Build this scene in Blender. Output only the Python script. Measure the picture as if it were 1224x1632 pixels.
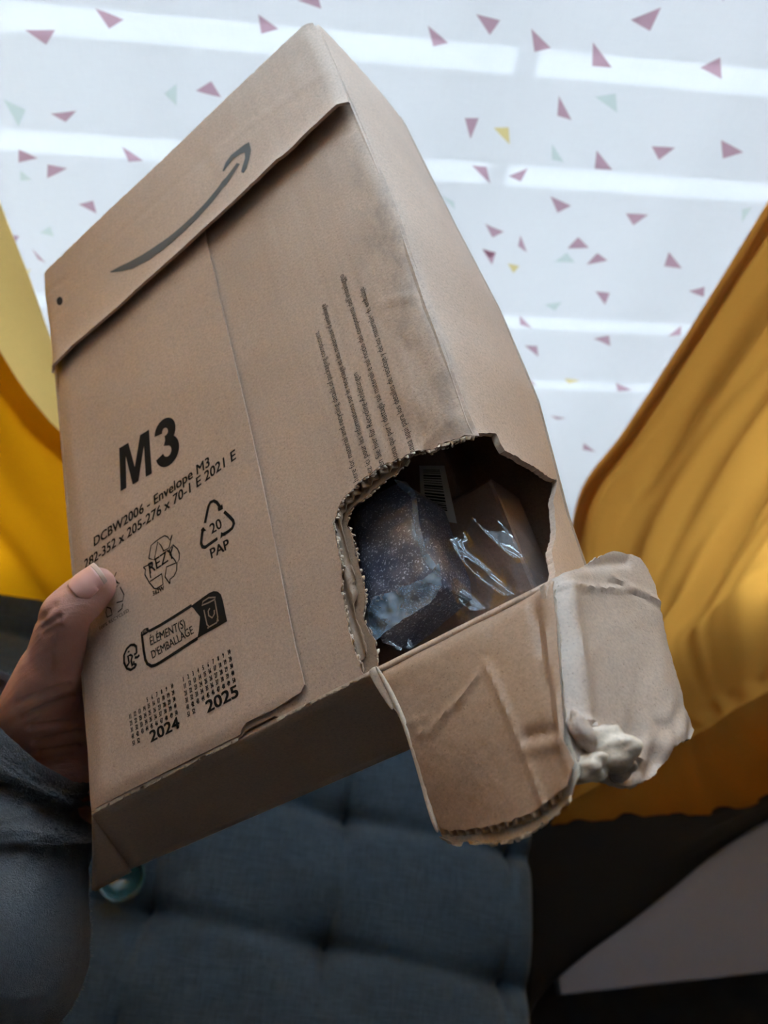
import bpy, bmesh, math, random
from math import sin, cos, pi, radians, exp
from mathutils import Vector, Matrix, noise
from mathutils.geometry import delaunay_2d_cdt
random.seed(7)
S = bpy.context.scene
COL = S.collection
for o in list(bpy.data.objects): bpy.data.objects.remove(o)

# ------------------------------------------------------------------ camera
FPX, CX, CY = 1237.0, 612.0, 816.0
Rr = Vector((0.99268646, 0.0164163, 0.1195997))
Ru = Vector((0.10994569, -0.53208284, -0.83952356))
Rf = Ru.cross(Rr); Rf.normalize()
CAM = Vector((0, 0, 1.45))
R3 = Matrix((Rr, Rf, Ru))                       # lens frame (x right, y down, z forward) -> world
cd = bpy.data.cameras.new('camera'); cam = bpy.data.objects.new('camera', cd); COL.objects.link(cam)
ax, ay, az = R3 @ Vector((1, 0, 0)), R3 @ Vector((0, -1, 0)), R3 @ Vector((0, 0, -1))
cam.matrix_world = Matrix(((ax.x, ay.x, az.x, CAM.x), (ax.y, ay.y, az.y, CAM.y), (ax.z, ay.z, az.z, CAM.z), (0, 0, 0, 1)))
cd.sensor_fit = 'VERTICAL'; cd.sensor_height = 24.0; cd.lens = 24.0 * FPX / 1632.0
cd.clip_start = 0.01
cd.dof.use_dof = True; cd.dof.focus_distance = 0.262; cd.dof.aperture_fstop = 9.0
S.camera = cam

# ------------------------------------------------------------------ world, light, exposure
SKY = 20.0
w = bpy.data.worlds.new('overcast_sky'); S.world = w; w.use_nodes = True
bg = w.node_tree.nodes['Background']
bg.inputs['Color'].default_value = (0.74, 0.87, 1.0, 1); bg.inputs['Strength'].default_value = SKY
S.view_settings.view_transform = 'Standard'; S.view_settings.look = 'None'
S.view_settings.exposure = 0.55; S.view_settings.gamma = 1.0
S.view_settings.use_curve_mapping = False

# ------------------------------------------------------------------ pixel / frame helpers
BX = Vector((0.73217231, 0.15692143, 0.66279663)).normalized()
BN = Vector((-0.64354864, -0.15934364, 0.74863526)).normalized()
BY = BN.cross(BX).normalized()
BT = CAM + Vector((-0.07579633, 0.0669229, -0.32909237))
BOXM = Matrix(((BX.x, BY.x, BN.x, BT.x), (BX.y, BY.y, BN.y, BT.y), (BX.z, BY.z, BN.z, BT.z), (0, 0, 0, 1)))
BOXI = BOXM.inverted()
CL = BOXI @ CAM
def ray(u, v): return R3 @ Vector(((u - CX) / FPX, (v - CY) / FPX, 1.0))
def rayl(u, v): return BOXI.to_3x3() @ ray(u, v)
def U(u, v, Z=0.0):                              # parcel-frame point on the plane z = Z
    d = rayl(u, v); k = (Z - CL.z) / d.z; return CL + d * k
def US(u, v, X=0.206):
    d = rayl(u, v); k = (X - CL.x) / d.x; return CL + d * k
def UD(u, v, dep): return CL + rayl(u, v) * dep
def wat(u, v, axis, val):
    d = ray(u, v); k = (val - CAM[axis]) / d[axis]; return CAM + d * k
def wdep(u, v, dep): return CAM + ray(u, v) * dep

def interp(tab, t):
    if t <= tab[0][0]: return tab[0][1]
    for (a, b), (c, d) in zip(tab, tab[1:]):
        if t <= c: return b + (d - b) * (t - a) / (c - a)
    return tab[-1][1]

# ------------------------------------------------------------------ materials
def nt(name):
    m = bpy.data.materials.new(name); m.use_nodes = True
    n = m.node_tree; n.nodes.clear()
    out = n.nodes.new('ShaderNodeOutputMaterial')
    return m, n, out
def N(n, typ, **kw):
    x = n.nodes.new(typ)
    for k, v in kw.items():
        if k.startswith('i_'): x.inputs[k[2:].replace('_', ' ')].default_value = v
        else: setattr(x, k, v)
    return x
def ramp(n, fac, stops):
    r = n.nodes.new('ShaderNodeValToRGB'); cr = r.color_ramp
    while len(cr.elements) < len(stops): cr.elements.new(0.5)
    for e, (p, c) in zip(cr.elements, stops):
        e.position = p; e.color = c if len(c) == 4 else (*c, 1)
    n.links.new(fac, r.inputs['Fac']); return r
def coords(n, scale=(1, 1, 1)):
    t = N(n, 'ShaderNodeTexCoord'); mp = N(n, 'ShaderNodeMapping'); mp.inputs['Scale'].default_value = scale
    n.links.new(t.outputs['Object'], mp.inputs['Vector']); return mp.outputs['Vector']
def noi(n, vec, scale, detail=4, rough=0.55):
    x = N(n, 'ShaderNodeTexNoise'); x.inputs['Scale'].default_value = scale
    x.inputs['Detail'].default_value = detail; x.inputs['Roughness'].default_value = rough
    n.links.new(vec, x.inputs['Vector']); return x
def plain(name, col, rough=0.6, metal=0.0, bumpscale=None, bump=0.2, vary=0.0, spec=0.5, coat=0.0):
    m, n, out = nt(name)
    b = N(n, 'ShaderNodeBsdfPrincipled'); n.links.new(b.outputs[0], out.inputs[0])
    b.inputs['Base Color'].default_value = (*col, 1); b.inputs['Roughness'].default_value = rough
    b.inputs['Metallic'].default_value = metal; b.inputs['Specular IOR Level'].default_value = spec
    b.inputs['Coat Weight'].default_value = coat
    if bumpscale:
        v = coords(n); t = noi(n, v, bumpscale)
        bp = N(n, 'ShaderNodeBump'); bp.inputs['Strength'].default_value = bump; bp.inputs['Distance'].default_value = 0.001
        n.links.new(t.outputs['Fac'], bp.inputs['Height']); n.links.new(bp.outputs[0], b.inputs['Normal'])
        if vary:
            c0 = tuple(max(0, c * (1 - vary)) for c in col); c1 = tuple(min(1, c * (1 + vary)) for c in col)
            r = ramp(n, t.outputs['Fac'], [(0.3, c0), (0.7, c1)]); n.links.new(r.outputs[0], b.inputs['Base Color'])
    return m

def cardboard(name, base, stain=True, flute=0.25, axis='X'):
    m, n, out = nt(name); L = n.links
    b = N(n, 'ShaderNodeBsdfPrincipled'); L.new(b.outputs[0], out.inputs[0])
    b.inputs['Roughness'].default_value = 0.56; b.inputs['Specular IOR Level'].default_value = 0.75
    v = coords(n)
    fib = noi(n, coords(n, (1, 1, 1)), 900, 3, 0.6)
    big = noi(n, v, 18, 4, 0.55)
    spk = noi(n, v, 1500, 1, 0.5)
    d = lambda k: tuple(c * k for c in base)
    r1 = ramp(n, fib.outputs['Fac'], [(0.3, d(0.86)), (0.7, d(1.13))])
    r2 = ramp(n, big.outputs['Fac'], [(0.3, (0.90, 0.89, 0.88)), (0.7, (1.06, 1.05, 1.04))])
    mx = N(n, 'ShaderNodeMixRGB', blend_type='MULTIPLY'); mx.inputs[0].default_value = 1
    L.new(r1.outputs[0], mx.inputs[1]); L.new(r2.outputs[0], mx.inputs[2])
    r3 = ramp(n, spk.outputs['Fac'], [(0.27, (0.55, 0.5, 0.45)), (0.33, (1, 1, 1)), (0.70, (1, 1, 1)), (0.76, (1.25, 1.25, 1.25))])
    mx2 = N(n, 'ShaderNodeMixRGB', blend_type='MULTIPLY'); mx2.inputs[0].default_value = 0.8
    L.new(mx.outputs[0], mx2.inputs[1]); L.new(r3.outputs[0], mx2.inputs[2])
    last = mx2.outputs[0]
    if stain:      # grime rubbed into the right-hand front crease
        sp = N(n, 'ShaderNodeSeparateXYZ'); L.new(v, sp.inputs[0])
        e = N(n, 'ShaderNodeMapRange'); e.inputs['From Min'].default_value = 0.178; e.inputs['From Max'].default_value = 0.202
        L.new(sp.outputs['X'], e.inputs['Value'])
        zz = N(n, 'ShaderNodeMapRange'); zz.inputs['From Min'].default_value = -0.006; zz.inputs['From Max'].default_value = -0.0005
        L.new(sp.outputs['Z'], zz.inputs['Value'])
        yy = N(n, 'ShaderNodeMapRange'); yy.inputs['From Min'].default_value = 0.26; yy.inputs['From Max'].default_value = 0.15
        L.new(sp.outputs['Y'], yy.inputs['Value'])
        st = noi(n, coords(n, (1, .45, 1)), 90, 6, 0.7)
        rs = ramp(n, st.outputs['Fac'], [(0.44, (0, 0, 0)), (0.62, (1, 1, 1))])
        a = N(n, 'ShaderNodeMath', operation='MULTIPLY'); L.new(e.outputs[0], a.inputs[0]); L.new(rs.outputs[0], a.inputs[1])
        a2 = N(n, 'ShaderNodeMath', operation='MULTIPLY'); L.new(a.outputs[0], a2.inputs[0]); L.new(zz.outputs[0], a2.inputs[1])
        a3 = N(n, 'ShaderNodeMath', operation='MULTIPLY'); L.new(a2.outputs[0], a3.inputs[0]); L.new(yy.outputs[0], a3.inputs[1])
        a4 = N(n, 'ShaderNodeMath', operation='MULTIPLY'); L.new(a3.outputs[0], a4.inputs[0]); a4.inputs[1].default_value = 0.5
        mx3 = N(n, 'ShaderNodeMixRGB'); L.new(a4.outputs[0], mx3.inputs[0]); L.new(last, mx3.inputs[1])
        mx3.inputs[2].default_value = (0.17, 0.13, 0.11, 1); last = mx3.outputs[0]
    L.new(last, b.inputs['Base Color'])
    wv = N(n, 'ShaderNodeTexWave', bands_direction=axis); wv.inputs['Scale'].default_value = 2 * pi / 20 / 0.0045 * 1.0
    wv.inputs['Distortion'].default_value = 0.4; L.new(v, wv.inputs['Vector'])
    ad = N(n, 'ShaderNodeMath', operation='MULTIPLY_ADD'); L.new(wv.outputs['Fac'], ad.inputs[0]); ad.inputs[1].default_value = flute
    L.new(fib.outputs['Fac'], ad.inputs[2])
    bp = N(n, 'ShaderNodeBump'); bp.inputs['Strength'].default_value = 0.35; bp.inputs['Distance'].default_value = 0.00025
    L.new(ad.outputs[0], bp.inputs['Height']); L.new(bp.outputs[0], b.inputs['Normal'])
    return m

M = {}
M['kraft'] = cardboard('kraft_board', (0.54, 0.385, 0.295))
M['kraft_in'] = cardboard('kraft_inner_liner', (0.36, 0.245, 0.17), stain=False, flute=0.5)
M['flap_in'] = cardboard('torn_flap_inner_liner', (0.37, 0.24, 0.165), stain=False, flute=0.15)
M['side_in'] = cardboard('lit_side_inner_liner', (0.49, 0.39, 0.33), stain=False, flute=0.15, axis='Z')  # same inner liner, made paler to paint window light on the side piece
M['pulp'] = cardboard('torn_paper_pulp', (0.68, 0.56, 0.45), stain=False, flute=0)
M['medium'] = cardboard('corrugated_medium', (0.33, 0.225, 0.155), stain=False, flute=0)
M['ink'] = plain('black_print', (0.016, 0.013, 0.012), 0.85, spec=.12)
M['ink_grey'] = plain('slate_print', (0.075, 0.082, 0.085), 0.6)
M['ink_small'] = plain('faint_black_print', (0.05, 0.042, 0.038), 0.85, spec=.12)
M['tan_print'] = plain('bare_board_lines', (0.30, 0.21, 0.15), 0.7)

# ------------------------------------------------------------------ object helpers
def prop(o, label=None, cat=None, group=None, kind=None):
    if label: o['label'] = label
    if cat: o['category'] = cat
    if group: o['group'] = group
    if kind: o['kind'] = kind
    return o
def empty(name, mat=None, loc=None):
    o = bpy.data.objects.new(name, None); COL.objects.link(o); o.empty_display_size = 0.02
    if mat is not None: o.matrix_world = mat
    if loc is not None: o.location = loc
    return o
def mesh(name, vs, fs, mat, parent=None, smooth=False):
    me = bpy.data.meshes.new(name); me.from_pydata([tuple(v) for v in vs], [], fs); me.update()
    if mat: me.materials.append(mat)
    if smooth:
        for p in me.polygons: p.use_smooth = True
    o = bpy.data.objects.new(name, me); COL.objects.link(o)
    if parent is not None: o.parent = parent
    return o
def from_bm(name, bm, mat, parent=None, smooth=False):
    me = bpy.data.meshes.new(name); bm.to_mesh(me); bm.free()
    if mat: me.materials.append(mat)
    if smooth:
        for p in me.polygons: p.use_smooth = True
    o = bpy.data.objects.new(name, me); COL.objects.link(o)
    if parent is not None: o.parent = parent
    return o
def box(bm, a, b, bevel=0.0):
    r = bmesh.ops.create_cube(bm, size=1.0)
    vs = r['verts']
    for v in vs:
        v.co = Vector(((a[0] + b[0]) / 2 + v.co.x * (b[0] - a[0]), (a[1] + b[1]) / 2 + v.co.y * (b[1] - a[1]), (a[2] + b[2]) / 2 + v.co.z * (b[2] - a[2])))
    if bevel:
        es = list({e for v in vs for e in v.link_edges})
        bmesh.ops.bevel(bm, geom=es, offset=bevel, segments=2, affect='EDGES', profile=0.5)

def inpoly(x, y, P):
    c = False; j = len(P) - 1
    for i in range(len(P)):
        xi, yi = P[i]; xj, yj = P[j]
        if (yi > y) != (yj > y) and x < (xj - xi) * (y - yi) / (yj - yi) + xi: c = not c
        j = i
    return c
def dens(P, step, closed=True):
    out = []; n = len(P)
    for i in range(n if closed else n - 1):
        a, b = Vector(P[i]), Vector(P[(i + 1) % n]); k = max(1, int((b - a).length / step))
        for q in range(k): out.append(tuple(a.lerp(b, q / k)))
    if not closed: out.append(tuple(P[-1]))
    return out
def jag(P, step, amp, seed=0):
    """open polyline -> torn line with irregular teeth"""
    Q = dens([tuple(p)[:2] for p in P], step, False); out = [Q[0]]
    for i in range(1, len(Q) - 1):
        a, b = Vector(Q[i - 1]), Vector(Q[i + 1]); t = (b - a).normalized(); nn = Vector((-t.y, t.x))
        k = noise.noise(Vector((Q[i][0] * 700, Q[i][1] * 700, seed))) + 0.6 * noise.noise(Vector((Q[i][0] * 2100, Q[i][1] * 2100, seed + 5)))
        q = Vector(Q[i]) + nn * amp * k; out.append((q.x, q.y))
    out.append(Q[-1]); return out
def sheet(name, P, fn, thick, mat, parent=None, grid=0.003, smooth=True, lines=None, edge=0.002):
    """flat outline P (in a panel's own 2-D frame) -> thin solid sheet bent by fn(a, b, off)"""
    P = dens(P, edge); n = len(P)
    pts = [Vector(p) for p in P]; edges = [(i, (i + 1) % n) for i in range(n)]
    xs = [p[0] for p in P]; ys = [p[1] for p in P]
    gx = grid if not isinstance(grid, tuple) else grid[0]; gy = grid if not isinstance(grid, tuple) else grid[1]
    x = min(xs) + gx / 2; row = 0
    while x < max(xs):
        y = min(ys) + gy * (0.5 if row % 2 else 0.97)
        while y < max(ys):
            if inpoly(x, y, P): pts.append(Vector((x, y)))
            y += gy
        x += gx; row += 1
    vo, eo, fo, _, _, _ = delaunay_2d_cdt(pts, edges, [], 0, 1e-7)
    tris = []
    for f in fo:
        cx = sum(vo[i][0] for i in f) / 3; cy = sum(vo[i][1] for i in f) / 3
        if inpoly(cx, cy, P):
            a, b, c = (vo[i] for i in f)
            if (b - a).cross(c - a) < 0: f = f[::-1]
            tris.append(tuple(f))
    nv = len(vo)
    V = [fn(v[0], v[1], 0.0) for v in vo]
    if thick == 0:
        return mesh(name, V, tris, mat, parent, smooth)
    V += [fn(v[0], v[1], -thick) for v in vo]
    cnt = {}
    for f in tris:
        for i in range(3):
            e = (f[i], f[(i + 1) % 3]); cnt[e] = cnt.get(e, 0) + 1
    F = list(tris) + [tuple(i + nv for i in f[::-1]) for f in tris]
    for (a, b) in cnt:
        if (b, a) not in cnt: F.append((b, a, a + nv, b + nv))
    o = mesh(name, V, F, mat, parent, smooth)
    me = o.data
    if smooth:
        for p in me.polygons[2 * len(tris):]: p.use_smooth = False
        try: me.set_sharp_from_angle(angle=radians(40))
        except Exception: pass
    return o

# ================================================================== THE SETTING
D_SHEER = 0.68; D_WALL = 0.74
plaster = plain('pale_plaster', (0.20, 0.205, 0.215), 0.85, bumpscale=40, bump=0.15, vary=0.03)
wood_dark = plain('dark_floor', (0.035, 0.028, 0.024), 0.6, bumpscale=25, bump=0.2, vary=0.3)
def slab(name, a, b, mat, label, cat):
    bm = bmesh.new(); box(bm, a, b); o = from_bm(name, bm, mat); prop(o, label, cat, kind='structure'); return o
XL, XR, YB, ZT = -1.5, 1.9, -2.2, 2.5
slab('floor', (XL, YB, -0.1), (XR, D_WALL, 0.0), wood_dark, 'dark floor below the sofa and the white bench', 'floor')
slab('ceiling', (XL, YB, ZT), (XR, D_WALL + 0.2, ZT + 0.1), plaster, 'pale plaster ceiling of the room', 'ceiling')
slab('wall_left', (XL - 0.1, YB, 0), (XL, D_WALL + 0.2, ZT), plaster, 'pale plaster wall on the left of the window', 'wall')
slab('wall_right', (XR, YB, 0), (XR + 0.1, D_WALL + 0.2, ZT), plaster, 'pale plaster wall on the right of the window', 'wall')
slab('wall_front', (XL, YB - 0.1, 0), (XR, YB, ZT), plaster, 'pale plaster wall behind the viewer', 'wall')
WX0, WX1, WZ0, WZ1 = -1.15, 1.5, 0.26, 2.42
bm = bmesh.new()
box(bm, (XL, D_WALL, 0), (WX0, D_WALL + 0.2, ZT)); box(bm, (WX1, D_WALL, 0), (XR, D_WALL + 0.2, ZT))
box(bm, (WX0, D_WALL, 0), (WX1, D_WALL + 0.2, WZ0)); box(bm, (WX0, D_WALL, WZ1), (WX1, D_WALL + 0.2, ZT))
o = from_bm('wall_back', bm, plaster); prop(o, 'pale plaster wall round the curtained window', 'wall', kind='structure')

# window: frame, glass, sash bars
white_paint = plain('white_window_paint', (0.82, 0.83, 0.84), 0.4)
win = empty('window_1', loc=(0, 0, 0)); prop(win, 'bright window behind the sheer curtain', 'window', kind='structure')
bm = bmesh.new(); t = 0.05
box(bm, (WX0, D_WALL + 0.06, WZ0), (WX0 + t, D_WALL + 0.12, WZ1), .004); box(bm, (WX1 - t, D_WALL + 0.06, WZ0), (WX1, D_WALL + 0.12, WZ1), .004)
box(bm, (WX0, D_WALL + 0.06, WZ0), (WX1, D_WALL + 0.12, WZ0 + t), .004); box(bm, (WX0, D_WALL + 0.06, WZ1 - t), (WX1, D_WALL + 0.12, WZ1), .004)
from_bm('window_frame', bm, white_paint, win)
mg, n, out = nt('window_glass'); tr = N(n, 'ShaderNodeBsdfTransparent'); tr.inputs[0].default_value = (0.95, 0.98, 0.98, 1)
gl = N(n, 'ShaderNodeBsdfGlossy'); gl.inputs['Roughness'].default_value = 0.02
mxs = N(n, 'ShaderNodeMixShader'); mxs.inputs[0].default_value = 0.05
n.links.new(tr.outputs[0], mxs.inputs[1]); n.links.new(gl.outputs[0], mxs.inputs[2]); n.links.new(mxs.outputs[0], out.inputs[0])
bm = bmesh.new(); box(bm, (WX0 + t, D_WALL + 0.085, WZ0 + t), (WX1 - t, D_WALL + 0.091, WZ1 - t)); from_bm('pane', bm, mg, win)

def cloth(name, col, trans, clear=0.0, weave=900, bump=0.15, tint=None):
    """thin cloth: diffuse + translucent (+ open weave)"""
    m, n, out = nt(name); L = n.links
    v = coords(n)
    nx = noi(n, coords(n, (40, 40, 900)), 1.6, 3, 0.6); ny = noi(n, coords(n, (900, 900, 40)), 1.6, 3, 0.6)
    ad = N(n, 'ShaderNodeMath', operation='ADD'); L.new(nx.outputs['Fac'], ad.inputs[0]); L.new(ny.outputs['Fac'], ad.inputs[1])
    mr = N(n, 'ShaderNodeMapRange'); mr.inputs['From Min'].default_value = 0.7; mr.inputs['From Max'].default_value = 1.3
    mr.inputs['To Min'].default_value = 0.93; mr.inputs['To Max'].default_value = 1.0; L.new(ad.outputs[0], mr.inputs['Value'])
    mc = N(n, 'ShaderNodeMixRGB', blend_type='MULTIPLY'); mc.inputs[0].default_value = 1; mc.inputs[1].default_value = (*col, 1)
    L.new(mr.outputs[0], mc.inputs[2])
    df = N(n, 'ShaderNodeBsdfDiffuse'); L.new(mc.outputs[0], df.inputs[0])
    tl = N(n, 'ShaderNodeBsdfTranslucent'); 
    mt = N(n, 'ShaderNodeMixRGB', blend_type='MULTIPLY'); mt.inputs[0].default_value = 1; mt.inputs[1].default_value = (*(tint or col), 1)
    L.new(mr.outputs[0], mt.inputs[2]); L.new(mt.outputs[0], tl.inputs[0])
    mx = N(n, 'ShaderNodeMixShader'); mx.inputs[0].default_value = trans
    L.new(df.outputs[0], mx.inputs[1]); L.new(tl.outputs[0], mx.inputs[2]); last = mx.outputs[0]
    if clear:
        tp = N(n, 'ShaderNodeBsdfTransparent'); m2 = N(n, 'ShaderNodeMixShader'); m2.inputs[0].default_value = clear
        L.new(last, m2.inputs[1]); L.new(tp.outputs[0], m2.inputs[2]); last = m2.outputs[0]
    L.new(last, out.inputs[0])
    return m

# privacy slats outside the window (the bright strips are the gaps between them)
slat_m = cloth('frosted_white_slat', (0.35, 0.38, 0.40), 0.75)
scr = empty('privacy_screen', loc=(0, D_WALL + 0.5, 0))
prop(scr, 'pale horizontal slatted screen outside the window behind the sheer', 'screen')
yS = D_WALL + 0.5
gaps = [wat(850, v, 1, yS).z for v in (100, 282, 515)]
sp = (gaps[0] - gaps[2]) / 2; zc = [gaps[1] + k * sp for k in range(-8, 10)]
zc[8] = gaps[1]; zc[9] = gaps[0]; zc[7] = gaps[2]
slx = 0.07
for i in range(len(zc) - 1):
    bm = bmesh.new(); a, b = zc[i] + 0.024, zc[i + 1] - 0.024
    box(bm, (-1.9, -0.008, a), (2.6, 0.008, b), .003); o = from_bm('slat', bm, slat_m, scr)
for x in (-1.8, 0.35, 2.5):
    bm = bmesh.new(); box(bm, (x, 0.01, zc[0] - .1), (x + .03, 0.035, zc[-1]), .002); from_bm('upright', bm, slat_m, scr)

# ------------------------------------------------------------------ sheer curtain with printed triangles
sheer_m = cloth('white_sheer', (0.60, 0.63, 0.66), 0.80, clear=0.011, tint=(0.242, 0.208, 0.198))
def ysheer(x, z): return D_SHEER + 0.008 * sin(x * 21 + 0.8 * sin(z * 3)) + 0.004 * sin(x * 47 + 1.3 + z) - 0.03 * max(0, 0.7 - z) ** 2
nx, nz = 220, 60; V = []; F = []
for j in range(nz + 1):
    for i in range(nx + 1):
        x = -0.42 + 1.08 * i / nx; z = 0.05 + 1.30 * j / nz; V.append((x, ysheer(x, z), z))  # sheer stops low: unseen bare glass above is added light on the parcel
for j in range(nz):
    for i in range(nx): a = j * (nx + 1) + i; F.append((a, a + 1, a + nx + 2, a + nx + 1))
sheer = mesh('sheer_curtain', V, F, sheer_m, None, True)
prop(sheer, 'white sheer curtain printed with small pink, green and yellow triangles', 'curtain')
def print_mat(name, col, k):
    m, n, out = nt(name); tp = N(n, 'ShaderNodeBsdfTransparent'); tp.inputs[0].default_value = (*col, 1)
    df = N(n, 'ShaderNodeBsdfDiffuse'); df.inputs[0].default_value = (*col, 1)
    mx = N(n, 'ShaderNodeMixShader'); mx.inputs[0].default_value = k
    n.links.new(tp.outputs[0], mx.inputs[1]); n.links.new(df.outputs[0], mx.inputs[2]); n.links.new(mx.outputs[0], out.inputs[0]); return m
pm = {'p': print_mat('pink_triangle_ink', (0.67, 0.43, 0.50), 0.12), 'g': print_mat('green_triangle_ink', (0.80, 0.90, 0.86), 0.06), 'y': print_mat('yellow_triangle_ink', (0.98, 0.80, 0.36), 0.06)}
TA = [('p', 78,103,177,105,148,152),('p',305,38,402,68,352,103),('p',840,38,906,92,850,103),('p',965,0,1035,-10,1045,28),('p',690,237,722,292,640,268),
('p',162,375,247,366,212,402),('p',55,500,120,526,55,545),('p',152,543,218,552,150,590),('p',395,483,466,524,417,532),('p',254,668,302,655,314,697),
('p',655,395,612,428,660,430),('p',97,825,145,875,118,862),('g',578,250,578,325,536,290),('g',60,570,100,600,60,605),('g',160,750,172,785,122,775),
('y',60,905,95,890,85,915),('y',-2,690,12,705,-2,715),('p',120,1050,150,1085,135,1090),('p',-40,40,-10,70,-45,80)]
TB = [('p',312,48,385,54,353,104),('p',478,70,540,132,488,143),('p',163,98,227,148,180,163),('p',673,122,733,203,671,198),('p',885,10,790,52,850,86),
('p',1018,225,1085,198,1090,268),('p',566,286,608,368,562,350),('p',275,365,318,357,292,425),('p',295,502,340,500,352,552),('p',407,528,470,508,447,550),
('p',686,463,736,526,680,522),('p',862,463,942,480,888,514),('p',1083,450,1147,474,1086,503),('p',542,608,608,640,565,662),('p',335,675,395,705,358,720),
('p',782,676,857,690,808,720),('p',448,725,470,785,440,760),('p',630,738,665,775,596,775),('p',327,755,370,770,350,785),('p',1080,-8,1097,-8,1088,12),
('y',362,380,408,376,412,430),('g',680,295,745,283,750,345),('g',545,438,585,502,545,490),('g',1135,640,1168,630,1135,680),('g',200,608,240,620,245,645)]
TC = [('p',248,72,295,90,282,132),('p',645,117,683,150,607,155),('p',890,118,930,160,873,165),
('p',947,225,1001,207,998,242),('p',640,255,692,267,675,307),('p',380,328,425,375,382,360),('p',922,338,920,370,877,376),('p',635,422,688,408,692,442),
('p',397,432,440,432,445,470),('p',403,535,440,570,408,560),('p',705,548,757,560,710,573),('p',487,678,540,687,510,693),('p',596,752,635,770,592,773),
('p',1110,82,1135,70,1130,85),('p',265,272,290,285,270,290),('y',337,136,378,152,357,175),('y',535,553,590,562,550,572),('g',540,110,568,145,498,143),('g',465,290,525,280,500,312)]
rod_m = plain('brushed_steel_rod', (.55, .55, .56), .35, metal=1.0)  # unseen rod, added to hang the sheer below the bare upper glass
rod = empty('added_sheer_rod', loc=(0, D_SHEER, 1.36)); prop(rod, 'added thin steel rod holding the sheer low so bare glass above lights the parcel', 'curtain rod')
bm = bmesh.new(); bmesh.ops.create_cone(bm, cap_ends=True, segments=20, radius1=.006, radius2=.006, depth=2.36, matrix=Matrix.Translation((.2, 0, 0)) @ Matrix.Rotation(pi / 2, 4, 'Y')); from_bm('rod_bar', bm, rod_m, rod, True)
for x_ in (-.99, 1.39):
    bm = bmesh.new(); box(bm, (x_ - .01, -.01, -.012), (x_ + .01, D_WALL - D_SHEER, .012), .003); from_bm('bracket', bm, rod_m, rod)
tri = {'p': [], 'g': [], 'y': []}
for T, sc, ox, oy in ((TA, 2.04, 0, 0), (TB, 1.9615, 600, 0), (TC, 2.1324, 650, 350)):
    for k, *c in T:
        q = [wat(ox + c[2 * i] / sc, oy + c[2 * i + 1] / sc, 1, D_SHEER) for i in range(3)]
        tri[k].append([(p.x, p.z) for p in q])
seen = lambda x, z: (-0.24 < x < 0.47 and 0.5 < z < 1.22)
for i in range(110):          # the print carries on over the rest of the cloth
    x, z = random.uniform(-.40, .64), random.uniform(.1, 1.33)
    if seen(x, z): continue
    a = random.uniform(0, 6.28); s = random.uniform(.009, .013); k = random.choice('pppppgy')
    tri[k].append([(x + s * cos(a + q), z + s * 1.3 * sin(a + q)) for q in (0, 1.9, 3.9)])
def trimesh(qs):
    V = []; F = []; K = 3
    for q in qs:
        A, B, C = [Vector(p) for p in q]; idx = {}
        for i in range(K + 1):
            for j in range(K + 1 - i):
                p = A + (B - A) * (i / K) + (C - A) * (j / K); idx[i, j] = len(V); V.append((p.x, ysheer(p.x, p.y) - 0.0012, p.y))
        for i in range(K):
            for j in range(K - i):
                F.append((idx[i, j], idx[i + 1, j], idx[i, j + 1]))
                if j < K - i - 1: F.append((idx[i + 1, j], idx[i + 1, j + 1], idx[i, j + 1]))
    return V, F
for k, cn in (('p', 'pink'), ('g', 'pale green'), ('y', 'yellow')):
    far = []
    for q in tri[k]:
        if seen(sum(p[0] for p in q) / 3, sum(p[1] for p in q) / 3):
            V, F = trimesh([q]); o = mesh('printed_triangle', V, F, pm[k], sheer)
            if k != 'p': o['label'] = cn + ' printed triangle'
        else: far.append(q)
    V, F = trimesh(far); o = mesh('triangle_print', V, F, pm[k], sheer); o['kind'] = 'stuff'

# ------------------------------------------------------------------ yellow curtains
yel = cloth('yellow_curtain_cloth', (0.55, 0.27, 0.02), 0.55, tint=(0.72, 0.265, 0.004))
yel2 = cloth('orange_yellow_curtain_cloth', (0.42, 0.15, 0.02), 0.55, tint=(0.74, 0.33, 0.055))
hemc = cloth('doubled_curtain_hem_cloth', (0.50, 0.22, 0.06), 0.4, tint=(0.85, 0.38, 0.07))
yelh = cloth('pale_yellow_hem_cloth', (0.80, 0.66, 0.25), 0.5, tint=(0.95, 0.62, 0.20))
YC = 0.56
def gridmesh(name, fn, nu, nv, mat, parent=None, smooth=True, thick=0.0):
    V = [fn(i / nu, j / nv) for j in range(nv + 1) for i in range(nu + 1)]
    F = [(j * (nu + 1) + i, j * (nu + 1) + i + 1, (j + 1) * (nu + 1) + i + 1, (j + 1) * (nu + 1) + i) for j in range(nv) for i in range(nu)]
    o = mesh(name, V, F, mat, parent, smooth)
    if thick:
        sm = o.modifiers.new('thickness', 'SOLIDIFY'); sm.thickness = thick; sm.offset = 0
    return o
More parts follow.
